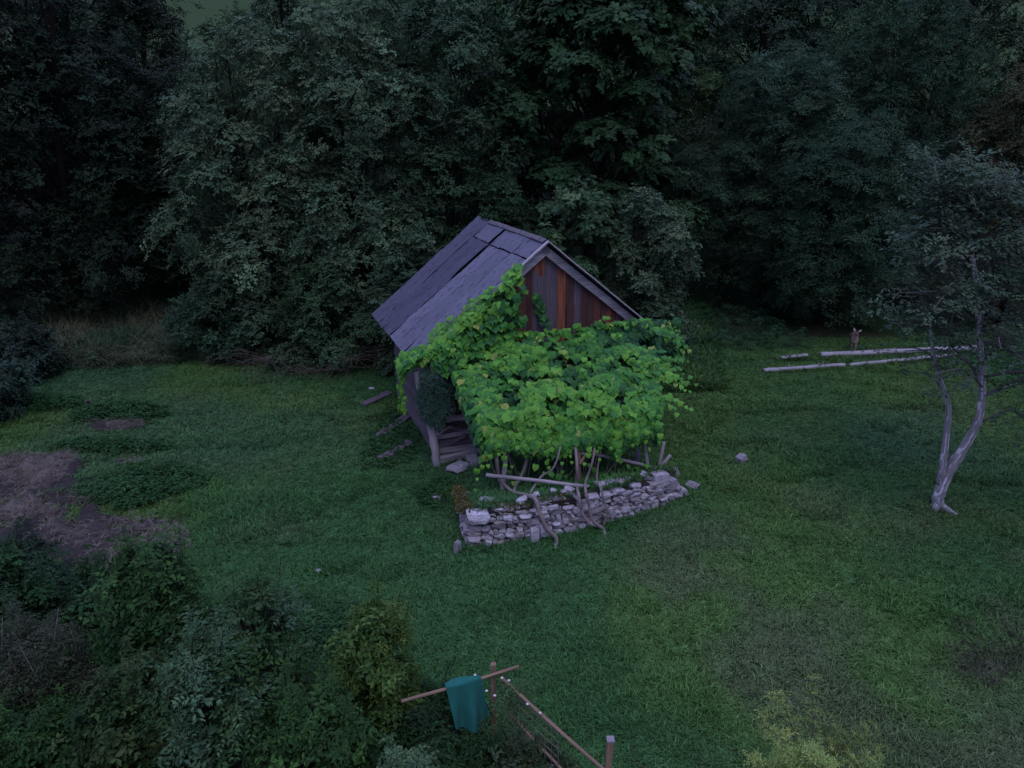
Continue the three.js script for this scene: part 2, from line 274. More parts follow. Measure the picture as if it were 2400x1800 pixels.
  // side and rear walls: stacked logs
  for (const sx of [-1, 1]) for (let k = 0; k < 11; k++) {
    const g = new THREE.BoxGeometry(0.16, 0.172, 3.55, 2, 2, 16); g.translate(sx * (2.12 + 0.02 * R()), 0.1 + k * 0.18, -2.12);
    bend(g, (v) => { v.x += 0.04 * (fbm(v.z * 1.5, v.y * 7, k + sx * 20, 3) - 0.5); v.y += 0.02 * (fbm(v.z, k, 2, 2) - 0.5); });
    part('side_log', boxUV(g, 'z', R() * 4, R() * 4), M.greyBoard, shed);
  }
  for (let x = -2.1; x < 2.1; x += 0.21) part('rear_board', boxUV(new THREE.BoxGeometry(0.2, slopeY(x + 0.1) - 0.1, 0.025).translate(x + 0.1, (slopeY(x + 0.1) - 0.1) / 2, -3.88), 'y', R() * 5, 0), M.darkBoard, shed);
  // leaning corner log, bleached along its edge
  part('corner_log', tube([V(-2.3, 0.0, 0.12), V(-2.36, 0.7, 0.1), V(-2.5, 1.35, 0.06), V(-2.6, 1.95, 0.0)], 0.082, 0.06, 22, 9, 0.4, 3), M.paleBoard, shed);
  // roof deck and rafters
  for (const sx of [-1, 1]) {
    const place = (g, z0, z1, s0, s1, lift) => { g.rotateZ(-sx * ang); const sm = (s0 + s1) / 2, n = V(sx * Math.sin(ang), Math.cos(ang), 0); g.translate(sx * Math.cos(ang) * sm + n.x * lift, RIDGE - Math.sin(ang) * sm + n.y * lift, (z0 + z1) / 2); return g; };
    part('roof_deck', boxUV(place(new THREE.BoxGeometry(SL - 0.04, 0.024, L - 0.06), 0.0, -L, 0.02, SL - 0.02, -0.03), 'x', 0, 0), M.dark, shed);
    for (const z of [-0.28, -1.2, -2.1, -3.0, -3.8]) part('rafter', boxUV(place(new THREE.BoxGeometry(SL - 0.1, 0.1, 0.08), z, z, 0, SL - 0.1, -0.096), 'x', z, 0), M.beam, shed);
    // roofing felt, strip by strip down the slope
    const cuts = [0.03, -0.775, -1.445, -2.04, -2.645, -3.2, -4.05], tone = [[0.132, 0.136, 0.170], [0.124, 0.128, 0.160], [0.145, 0.149, 0.185], [0.080, 0.083, 0.108], [0.076, 0.079, 0.103], [0.092, 0.095, 0.122]];
    for (let k = 0; k < 6; k++) {
      const z0 = cuts[k] - [0, 0.016, 0.012, 0.03, 0.012, 0.026][k], z1 = cuts[k + 1] + 0.008, rear = k === 5, upper = 0.5 + 0.05 * (R() - 0.5);
      const pieces = rear ? [[-0.02, SL + 0.04, 0.004, 0]] : [[upper + 0.022, SL + 0.03 + 0.05 * (R() - 0.5), 0.0, 0], [-0.02, upper, 0.010, 1]];
      for (const [s0, s1, lift, top] of pieces) {
        const g = new THREE.BoxGeometry(s1 - s0, 0.007, z0 - z1, 28, 1, 8), sd = k * 3 + top + (sx > 0 ? 40 : 0);
        bend(g, (v) => {
          const s = v.x * sx + (s0 + s1) / 2, ed = Math.abs(v.z) / ((z0 - z1) / 2), e2 = smooth(ed, 0.72, 1);
          v.y += 0.022 * (fbm(s * 1.6, v.z * 2, sd, 3) - 0.5) + 0.03 * e2 * smooth(fbm(s * 1.1, (v.z > 0 ? 5 : 9), sd, 2), 0.45, 0.75);
          if (ed > 0.95) v.z += 0.045 * (fbm(s * 2.2, v.z > 0 ? 3 : 8, sd, 3) - 0.5);
          if (s > s1 - 0.02 || s < s0 + 0.02) v.x += 0.035 * (fbm(v.z * 6, s, sd, 3) - 0.5);
        });
        g.rotateY(0);
        place(g, z0, z1, s0, s1, lift + (rear ? 0 : (k % 2) * 0.012));
        const c = top ? [0.128, 0.132, 0.165] : tone[k];
        part('roofing_sheet', boxUV(g, 'x', R() * 3, R() * 3), felt(c), shed);
      }
    }
    // barge boards at the front gable, upper edge strip and board under it
    const barge = (w, h, z, lift, s0, s1, m, seed) => { const g = new THREE.BoxGeometry(s1 - s0, h, w, 20, 1, 1); bend(g, (v) => { v.y += 0.012 * (fbm(v.x * 2, seed, 1, 2) - 0.5); }); part('barge_board', boxUV(place(g, z, z, s0, s1, lift), 'x', R() * 3, R() * 3), m, shed); };
    barge(0.07, 0.026, 0.045, 0.018, -0.02, SL + 0.02, M.paleBoard, sx * 3);
    barge(0.026, 0.15, -0.07, -0.125, 0.04, SL - 0.02, sx > 0 ? M.oldLog : M.paleBoard, sx * 7);
    part('fascia_board', boxUV(new THREE.BoxGeometry(0.03, 0.13, L - 0.1).translate(sx * (HALF - 0.06), EAVE - 0.05, -L / 2), 'z', 0, 0), M.oldLog, shed);
    part('edge_strip', boxUV(place(new THREE.BoxGeometry(SL, 0.03, 0.05), -L + 0.02, -L + 0.02, 0, SL, -0.02), 'x', 0, 0), M.paleBoard, shed);
  }
  part('ridge_strip', boxUV(bend(new THREE.BoxGeometry(0.16, 0.012, L - 0.9, 4, 1, 24), (v) => { v.y += -Math.abs(v.x) * 0.7 + 0.03 * (fbm(v.z * 2, 1, 1, 3) - 0.5); }).translate(0, RIDGE + 0.05, -0.04 - (L - 0.9) / 2), 'z', 0, 0), felt([0.12, 0.11, 0.12]), shed);
}

// ---------------------------------------------------------------- dry-stone wall and loose stones
const stoneGeos = [];
{
  const R = rng(21);
  for (let k = 0; k < 12; k++) {
    const pts = [];
    for (let i = 0; i < 22; i++) {
      const d = V(R() - 0.5, R() - 0.5, R() - 0.5).normalize(), e = k < 8 ? 0.55 : 0.8;
      const f = (c) => Math.sign(c) * Math.pow(Math.abs(c), e) * 0.5 * (0.86 + 0.2 * R());
      pts.push(V(f(d.x), f(d.y), f(d.z)));
    }
    const g = new ConvexGeometry(pts); g.computeBoundingBox(); const s = g.boundingBox.getSize(V(0, 0, 0)), c = g.boundingBox.getCenter(V(0, 0, 0));
    g.translate(-c.x, -c.y, -c.z).scale(1 / s.x, 1 / s.y, 1 / s.z); boxUV(g, 'y', R(), R()); stoneGeos.push(g);
  }
}
function stone(parent, R, x, y, z, w, h, d, turn, m) {
  const o = part('stone', stoneGeos[Math.floor(R() * stoneGeos.length)], m ?? stoneMats[Math.floor(R() * 5)], parent);
  o.position.set(x, y, z); o.rotation.set((R() - 0.5) * 0.14, turn, (R() - 0.5) * 0.16); o.scale.set(w, h, d); return o;
}
{
  const R = rng(33), wall = thing('stone_wall', 'low dry-stone retaining wall of grey stones in front of the shed', 'stone wall');
  const topY = (x) => piece([-0.75, 0, 0.7, 1.4, 2.0, 2.5, 2.8, 3.15], [0.6, 0.58, 0.6, 0.54, 0.52, 0.5, 0.34, 0.0], x);
  const heading = (x) => -Math.atan2(wallZ(x + 0.1) - wallZ(x - 0.1), 0.2);
  const rowH = [0.105, 0.085, 0.075, 0.085, 0.07, 0.075, 0.07, 0.065, 0.06]; let y = 0.0;
  for (let row = 0; row < rowH.length; row++) {
    const h = rowH[row]; let x = -0.72 + 0.05 * R();
    while (x < 3.1) {
      let w = 0.085 + 0.19 * R() ** 1.7; if (row === 0) w *= 1.25; w *= Math.cos(heading(x)) * 0.98;
      const cx = x + w / 2, yy = y + h / 2 + (R() - 0.5) * 0.02 + 0.03 * (fbm(cx * 1.5, row, 3, 2) - 0.5);
      if (yy < topY(cx) - 0.02 && !(row > 3 && cx < -0.33)) stone(wall, R, cx, yy - 0.01, wallZ(cx) - 0.07 - row * 0.012 + (R() - 0.5) * 0.07, w / Math.cos(heading(cx)) * 1.08, h * (1.0 + 0.35 * R()), 0.2 + 0.08 * R(), heading(cx) + (R() - 0.5) * 0.2, R() < 0.1 ? stoneMats[5] : null);
      x += w;
    }
    y += h * 0.93;
  }
  stone(wall, R, -0.52, 0.47, -9.68, 0.40, 0.2, 0.28, 0.1, stoneMats[1]);
  stone(wall, R, 0.36, 0.16, -9.68, 0.15, 0.3, 0.1, 0.2, stoneMats[5]); stone(wall, R, 0.50, 0.2, -9.72, 0.12, 0.22, 0.1, 0.1, stoneMats[1]);
  stone(wall, R, 2.52, 0.46, -10.98, 0.32, 0.3, 0.28, 0.5, stoneMats[0]); stone(wall, R, 2.76, 0.3, -11.1, 0.24, 0.26, 0.26, 0.9, stoneMats[2]); stone(wall, R, 2.86, 0.16, -11.22, 0.2, 0.2, 0.24, 0.8, stoneMats[2]); 
  for (let i = 0; i < 22; i++) { const x = lerp(0.1, 2.6, R()); stone(wall, R, x, topY(x) + 0.02, wallZ(x) - 0.2 - 0.14 * R(), 0.1 + 0.14 * R(), 0.05 + 0.05 * R(), 0.1 + 0.1 * R(), R() * 3); }
  for (let i = 0; i < 14; i++) { const u = i / 13, x = -0.7 - 0.25 * u + 0.03 * R(), z = -9.7 - 1.35 * u; for (let k = 0; k < 3; k++) stone(wall, R, x + 0.02 * k, 0.07 + k * 0.14 * (1 - 0.5 * u), z, 0.16, 0.14 * (1 - 0.4 * u), 0.14 + 0.1 * R(), 1.4 + (R() - 0.5) * 0.4); }
  // earth core that fills the joints, and moss on the coping
  const NX = 60, core = [];
  for (let i = 0; i < NX; i++) { const x = lerp(-0.66, 3.0, (i + 0.5) / NX); core.push(new THREE.BoxGeometry(0.075, topY(x) - 0.04, 0.12).rotateY(heading(x)).translate(x, (topY(x) - 0.04) / 2, wallZ(x) - 0.13)); }
  part('earth_core', mergeGeometries(core), mat([0.03, 0.026, 0.022], 1), wall);
  const mossG = []; const RM = rng(8);
  for (let i = 0; i < 900; i++) { const c = RM() < 0.5 ? lerp(-0.7, 1.0, RM()) : lerp(1.2, 2.9, RM()), on = fbm(c * 2.4, 5, 5, 3); if (on < 0.46) continue; const g = new THREE.TetrahedronGeometry(0.012 + 0.018 * RM(), 0); g.rotateX(RM() * 6).rotateZ(RM() * 6).translate(c, topY(c) + 0.03 - 0.16 * RM() ** 2, wallZ(c) - 0.02 - 0.25 * RM()); mossG.push(g); }
  for (let i = 0; i < 500; i++) { const u = RM(), g = new THREE.TetrahedronGeometry(0.014 + 0.02 * RM(), 0); g.rotateX(RM() * 6).rotateZ(RM() * 6).translate(-0.7 - 0.24 * u + 0.26 * (RM() - 0.5) * (0.5 + fbm(u * 8, 3, 2, 2)), terraceY(-0.5, -9.75 - 1.3 * u) * (0.75 + 0.3 * RM()), -9.72 - 1.3 * u); mossG.push(g); }
  part('moss', mergeGeometries(mossG), mat([0.075, 0.07, 0.022], 1), wall, 'stuff');
}
{
  const R = rng(52);
  const loose = (name, label, x, y, z, w, h, d, m) => { const t = thing(name, label, 'stone', [x, groundY(x, z) + y, z]); const o = stone(t, R, 0, 0, 0, w, h, d, R() * 3, m); o.name = 'block'; };
  loose('field_stone', 'grey stone lying alone on the lawn between shed and forked tree', 4.49, 0.06, -12.61, 0.26, 0.15, 0.2, stoneMats[2]);
  loose('field_stone', 'half-buried grey stone at the right corner of the vine frame', 3.0, 0.03, -12.05, 0.34, 0.14, 0.34, stoneMats[2]);
  loose('field_stone', 'flat grey stone sunk in the grass past the right end of the wall', 3.3, 0.0, -11.6, 0.26, 0.08, 0.26, stoneMats[2]);
  loose('field_stone', 'pale stone at the top of the mossy left edge of the bank', -0.98, 0.05, -11.2, 0.17, 0.16, 0.16, stoneMats[1]);
  loose('field_stone', 'flat pale stone in the grass left of the bank', -1.32, 0.03, -11.1, 0.22, 0.09, 0.2, stoneMats[0]);
  loose('field_stone', 'flat stone bedded in the grass on top of the bank', -0.42, 0.03, -10.1, 0.26, 0.08, 0.17, stoneMats[0]);
  loose('field_stone', 'grey slab standing under the right side of the vine', 2.31, 0.16, -11.9, 0.14, 0.38, 0.1, stoneMats[2]);
  loose('field_stone', 'broad flat stone under the log wall beside a wood block', -1.02, 0.05, -12.22, 0.5, 0.12, 0.34, stoneMats[0]);
  loose('field_stone', 'small thin stone leaning at the foot of the wall corner', -0.85, 0.08, -9.42, 0.13, 0.24, 0.09, stoneMats[2]);
  loose('field_stone', 'small white stone on the open lawn left of the wall', -2.88, 0.02, -8.95, 0.11, 0.05, 0.08, stoneMats[5]);
  loose('field_stone', 'tiny white stone in the grass left of the shed', -3.5, 0.03, -16.6, 0.14, 0.07, 0.1, stoneMats[5]);
  const b = thing('wood_block', 'sawn timber block lying by the log wall of the shed', 'wood block', [-0.72, 0.1, -12.3], 0.35);
  part('block', boxUV(new THREE.BoxGeometry(0.2, 0.15, 0.5, 1, 1, 1), 'z', 0.4, 0.2), M.paleBoard, b); b.rotation.x = 0.06;
}

// ---------------------------------------------------------------- fallen boards left of the shed
[[-2.35, -13.0, -0.55, 0.9, 'weathered plank end lying nearest the camera beside the shed'], [-2.62, -14.2, -0.42, 1.3, 'long weathered plank lying along the left side of the shed'], [-3.25, -15.9, -0.6, 0.9, 'old plank lying at the rear left of the shed']].forEach(([x, z, a, l, label], i) => {
  const t = thing('fallen_plank', label, 'plank', [x, groundY(x, z) + 0.05, z], a); t.rotation.x = 0.03;
  part('board', boxUV(bend(new THREE.BoxGeometry(0.19, 0.045, l, 2, 1, 12), (v) => { v.y += 0.03 * (fbm(v.z * 2, i, 1, 2) - 0.5); }), 'z', i, i), M.greyBoard, t);
});

// ---------------------------------------------------------------- logs on the lawn
function fallenLog(label, a, b, r0, r1, seed) {
  const A = V(a[0], groundY(a[0], a[1]) + r0 * 0.8, a[1]), B = V(b[0], groundY(b[0], b[1]) + r1 * 0.8, b[1]), t = thing('fallen_log', label, 'log', A.toArray()), D = B.clone().sub(A), pts = [];
  for (let i = 0; i <= 8; i++) pts.push(D.clone().multiplyScalar(i / 8).add(V(0, 0.03 * (fbm(i * 0.7, seed, 1, 2) - 0.5), 0.05 * (fbm(i * 0.6, seed, 4, 2) - 0.5))));
  part('trunk', tube(pts, (u) => lerp(r0, r1, u) * (1 + 0.18 * (fbm(u * 14, seed, 2, 3) - 0.5)), 0, 40, 10, 0.16, seed), M.oldLog, t);
  const R = rng(seed); for (let i = 0; i < 4; i++) { const u = 0.08 + 0.84 * R(), p = D.clone().multiplyScalar(u), up = V((R() - 0.5) * 0.6, 0.7 + 0.3 * R(), (R() - 0.2)).normalize(); part('stub', tube([p, p.clone().addScaledVector(up, r0 + 0.03), p.clone().addScaledVector(up, r0 + 0.07)], 0.025, 0.012, 3, 5), M.oldLog, t); }
}
fallenLog('pale bare log nearest the camera, its left end free on the lawn', [6.72, -17.95], [9.08, -18.4], 0.066, 0.062, 3);
fallenLog('pale bare log running on under the forked tree, front row', [9.25, -18.44], [12.6, -19.25], 0.058, 0.066, 5);
fallenLog('long pale log lying just in front of the deer', [8.75, -19.2], [13.6, -19.85], 0.085, 0.095, 9);
fallenLog('short broken log piece at the left end of the rear log', [7.55, -19.02], [8.35, -19.14], 0.055, 0.07, 12);

// ---------------------------------------------------------------- vine frame (trellis)
{
  const t = thing('vine_frame', 'rough pole frame that props the vine above the stone wall', 'trellis'), R = rng(4);
  const bar = (name, a, b, r, m = M.pole) => { const A = V(...a), B = V(...b), mid = A.clone().lerp(B, 0.5).add(V(0.01 * (R() - 0.5), 0.015 * (R() - 0.5), 0)); part(name, tube([A, mid, B], r, r * 0.85, 16, 8, 0.3, R() * 99 | 0), m, t); };
  bar('post', [-0.17, 0.35, -10.62], [-0.09, 1.2, -10.72], 0.046);
  bar('post', [1.12, 0.35, -10.81], [1.13, 1.12, -10.85], 0.048, M.rust);
  bar('post', [2.63, 0.12, -11.5], [2.72, 0.88, -11.6], 0.04);
  bar('post', [2.45, 0.35, -11.44], [2.3, 1.2, -11.55], 0.035, M.paleBoard);
  bar('rail', [-0.43, 0.78, -10.5], [1.27, 0.6, -10.42], 0.035);
  bar('rail', [0.1, 1.0, -10.95], [1.3, 1.0, -10.85], 0.03);
  bar('rail', [1.3, 0.95, -11.0], [2.62, 0.42, -11.45], 0.032);
  bar('brace', [2.36, 0.2, -11.25], [2.84, 0.66, -11.5], 0.036);
  bar('brace', [1.14, 0.85, -10.76], [1.32, 1.12, -10.84], 0.028, M.rust);
  for (const x of [0.5, 1.6, 2.5]) bar('rafter_pole', [x - 0.15, 1.5, -10.75 - 0.25 * Math.max(0, x)], [x - 0.2, 2.15, -12.9 - 0.37 * x], 0.03);
}

// ---------------------------------------------------------------- leaves: single leaves, sprays and tufts
function leafSpray(list) {                                            // list of {b: base, d: direction, n: normal, l, w, c}; two folded faces a leaf
  const pos = [], cl = [];
  for (const { b, d, n, l, w, c } of list) {
    const s = V(0, 0, 0).crossVectors(d, n).normalize(), tip = b.clone().addScaledVector(d, l).addScaledVector(n, -0.12 * l), mid = b.clone().addScaledVector(d, l * 0.42);
    const lf = mid.clone().addScaledVector(s, w / 2).addScaledVector(n, 0.1 * w), rt = mid.clone().addScaledVector(s, -w / 2).addScaledVector(n, 0.1 * w);
    for (const p of [b, lf, tip, b, tip, rt]) { pos.push(p.x, p.y, p.z); cl.push(c, c, c); }
  }
  const g = new THREE.BufferGeometry(); g.setAttribute('position', new THREE.Float32BufferAttribute(pos, 3)); g.setAttribute('color', new THREE.Float32BufferAttribute(cl, 3)); g.computeVertexNormals(); return g;
}
function lobedSpray(list) {                                           // broad three-lobed leaves, six faces each
  const pos = [], cl = [], O = [[0, 0], [0.28, 0.05], [0.55, 0.38], [0.26, 0.5], [0, 1], [-0.26, 0.5], [-0.55, 0.38], [-0.28, 0.05]];
  for (const { b, d, n, l, w, c } of list) {
    const s = V(0, 0, 0).crossVectors(d, n).normalize(), P = ([x, y]) => b.clone().addScaledVector(d, y * l).addScaledVector(s, x * w).addScaledVector(n, -0.22 * l * (x * x * 1.6 + (y - 0.4) ** 2)), C = b.clone().addScaledVector(d, 0.4 * l).addScaledVector(n, 0.03 * l);
    for (let i = 0; i < 8; i++) for (const p of [C, P(O[(i + 1) % 8]), P(O[i])]) { pos.push(p.x, p.y, p.z); cl.push(c, c, c); }
  }
  const g = new THREE.BufferGeometry(); g.setAttribute('position', new THREE.Float32BufferAttribute(pos, 3)); g.setAttribute('color', new THREE.Float32BufferAttribute(cl, 3)); g.computeVertexNormals(); return g;
}
function sprayGeo(kind, seed) {
  const R = rng(seed), list = [], sp = { hazel: [5, 8, 0.30, 0.075, 0.046], willow: [7, 8, 0.32, 0.08, 0.026], maple: [5, 5, 0.30, 0.125, 0.125], pinnate: [4, 9, 0.26, 0.07, 0.032], weed: [5, 6, 0.16, 0.08, 0.042], fine: [6, 9, 0.22, 0.05, 0.028], needle: [9, 9, 0.2, 0.05, 0.016] }[kind];
  for (let t = 0; t < sp[0]; t++) {
    const az = t * 2.4 + R(), el = kind === 'maple' ? 0.15 + 0.3 * R() : 0.15 + 0.75 * R(), dir = V(Math.cos(az) * Math.cos(el), Math.sin(el), Math.sin(az) * Math.cos(el)), n0 = V(0, 1, 0);
    for (let k = 0; k < sp[1]; k++) {
      const f = (k + 0.6) / sp[1], b = dir.clone().multiplyScalar(sp[2] * f).add(V((R() - 0.5) * 0.05, -0.1 * f * f + (R() - 0.5) * 0.04, (R() - 0.5) * 0.05));
      const side = V(0, 0, 0).crossVectors(dir, UP).normalize().multiplyScalar(k % 2 ? 1 : -1), d = dir.clone().multiplyScalar(0.5 + R() * 0.4).addScaledVector(side, 0.8).add(V((R() - 0.5) * 0.5, -0.15 - 0.35 * R(), (R() - 0.5) * 0.5)).normalize();
      const n = n0.clone().add(V((R() - 0.5) * 1.1, 0, (R() - 0.5) * 1.1)).addScaledVector(d, -n0.dot(d)).normalize(), s = 0.75 + 0.5 * R();
      list.push({ b, d, n, l: sp[3] * s, w: sp[4] * s, c: 0.72 + 0.56 * R() });
    }
  }
  return kind === 'maple' ? lobedSpray(list) : leafSpray(list);
}
const SPRAY = {}; for (const [i, k] of ['hazel', 'willow', 'maple', 'pinnate', 'weed', 'fine', 'needle'].entries()) SPRAY[k] = [sprayGeo(k, 100 + i * 7), sprayGeo(k, 103 + i * 7)];
const leafMat = new THREE.MeshPhysicalMaterial({ color: 0xffffff, vertexColors: true, roughness: 0.62, specularIntensity: 0.22, transmission: 0.3, thickness: 0, side: THREE.DoubleSide });
const bladeMat = new THREE.MeshPhysicalMaterial({ color: 0xffffff, vertexColors: true, roughness: 0.75, specularIntensity: 0.35, side: THREE.DoubleSide });

// ---------------------------------------------------------------- trees and shrubs
function tint(c, R, spread = 0.25) { const k = 1 + (R() - 0.5) * 2 * spread, h = (R() - 0.5) * 0.2; return col([c[0] * k * (1 + h), c[1] * k, c[2] * k * (1 - h)]); }
function plant({ name, label, category = 'tree', group, x, z, h, w, kind, n, color, color2, stems = 1, base = 0.2, lobes = 24, flat = 0.8, shape = 0.55, lobe = 0.36, size = 1, seed, trunkR = 0.12, trunk = M.darkBark, lean = [0, 0], sparse = 1, deep = 0.65, shoot = 0.06, sprigs = 14 }) {
  const R = rng(seed), y0 = groundY(x, z) - 0.05, t = thing(name, label, category, [x, y0, z], 0, group), wood = [], twigs = [], L = [];
  const stemTop = (k) => { const a = k * 2.39 + seed, s = stems > 1 ? w * 0.45 : 0.1; return V(Math.cos(a) * s + lean[0] * h, h * (0.82 + 0.1 * R()), Math.sin(a) * s + lean[1] * h); };
  const paths = [];
  for (let k = 0; k < stems; k++) {
    const T = stemTop(k), b = V((R() - 0.5) * 0.25 * (stems > 1 ? 1 : 0), 0, (R() - 0.5) * 0.25 * (stems > 1 ? 1 : 0)), p = [0, 0.3, 0.65, 1].map((u) => V(lerp(b.x, T.x, u ** 1.5) + (R() - 0.5) * 0.12 * u, T.y * u, lerp(b.z, T.z, u ** 1.5) + (R() - 0.5) * 0.12 * u));
    paths.push(new THREE.CatmullRomCurve3(p)); wood.push(tube(p, trunkR / Math.sqrt(stems), trunkR * 0.22, 10, 7, 0.1, k));
  }
  for (let i = 0; i < lobes; i++) {
    const u = base + (1 - base) * Math.pow((i + 0.5) / lobes, 0.9), q = (u - shape) / (u < shape ? Math.max(shape - base, 0.05) + 0.18 : 1 - shape + 0.02), prof = Math.sqrt(Math.max(0.04, 1 - q * q)), a = i * 2.39996 + seed * 1.7 + (R() - 0.5) * 0.5;
    const c = paths[i % stems], ax = c.getPoint(clamp(u - 0.14, 0.05, 1)), rad = w * prof * (0.45 + 0.4 * R()), lr = w * lobe * (0.7 + 0.6 * R()) * lerp(0.6, 1, prof);
    const C = V(lean[0] * h * u + Math.cos(a) * rad, h * u * 0.97 - lr * 0.3, lean[1] * h * u + Math.sin(a) * rad);
    L.push([C, lr]); twigs.push(tube([ax, ax.clone().lerp(C, 0.5).add(V(0, 0.1 * rad, 0)), C], trunkR * 0.26, 0.012, 5, 5));
  }
  const tot = L.reduce((s, l) => s + l[1] ** 2, 0), list = [[], []], P = V(0, 0, 0);
  for (const [C, lr] of L) {
    const m = Math.round(n * sparse * lr * lr / tot), hue = R(); let tipK = false;
    for (let k = 0; k < m; k++) {
      const d = V(R() * 2 - 1, R() * 2 - 1, R() * 2 - 1); if (d.lengthSq() > 1 || d.lengthSq() < 0.01) { k -= R() < 0.9 ? 1 : 0; continue; } d.normalize();
      if (d.y < -0.35 && R() < 0.7) d.y *= -1;
      const r = lr * (deep + (1.08 - deep) * Math.sqrt(R())) * ((tipK = R() < shoot) ? 1.15 + 0.5 * R() : 1); P.copy(C).addScaledVector(d, r); P.y = C.y + (P.y - C.y) * flat; if (P.y < 0.05) P.y = 0.05 + R() * 0.2;
      const up = d.clone().multiplyScalar(0.7).add(V((R() - 0.5) * 0.7, 0.65, (R() - 0.5) * 0.7)), s = size * (0.75 + 0.5 * R());
      list[R() < 0.5 ? 0 : 1].push([basis(P, up, R() * 6.28, s), tint(mix3(color, color2 ?? color, clamp(hue * 0.7 + R() * 0.4 - 0.05 + (tipK ? 0.4 : 0), 0, 1)).map((q) => q * (tipK ? 1.35 : 1)), R)]);
    }
  }
  for (let i = 0; i < sprigs; i++) {                                  // upright shoots above the outline
    const [C, lr] = L[Math.floor(lobes * (0.35 + 0.65 * R())) % lobes], b = C.clone().add(V((R() - 0.5) * lr, lr * flat * 0.7, (R() - 0.5) * lr)), e = b.clone().add(V((R() - 0.5) * 0.5, 0.6 + 0.6 * R(), (R() - 0.5) * 0.5).multiplyScalar(0.35 + 0.14 * w)), hue = R();
    twigs.push(tube([C, b, e], 0.006 + 0.004 * size, 0.003, 6, 4));
    for (let k = 0; k < 7; k++) { const f = (k + 0.5) / 7, q = b.clone().lerp(e, f).add(V((R() - 0.5) * 0.08, 0, (R() - 0.5) * 0.08)); list[k % 2].push([basis(q, e.clone().sub(b).normalize().add(V((R() - 0.5) * 0.9, 0, (R() - 0.5) * 0.9)), R() * 6.28, size * lerp(0.75, 0.4, f)), tint(mix3(color, color2 ?? color, 0.5 + 0.5 * hue).map((c) => c * 1.2), R)]); }
  }
  part('trunk', mergeGeometries(wood), trunk, t); part('branches', mergeGeometries(twigs), trunk, t);
  list.forEach((l, i) => l.length && copies('crown', SPRAY[kind][i], leafMat, l, t, 'stuff'));
  return t;
}
const GREY = [0.066, 0.122, 0.056], GREY2 = [0.090, 0.142, 0.066], MAP = [0.019, 0.056, 0.018], MAP2 = [0.028, 0.070, 0.019], WIL = [0.026, 0.066, 0.030], WIL2 = [0.040, 0.080, 0.038], DARK = [0.010, 0.024, 0.011], DARK2 = [0.016, 0.036, 0.015];
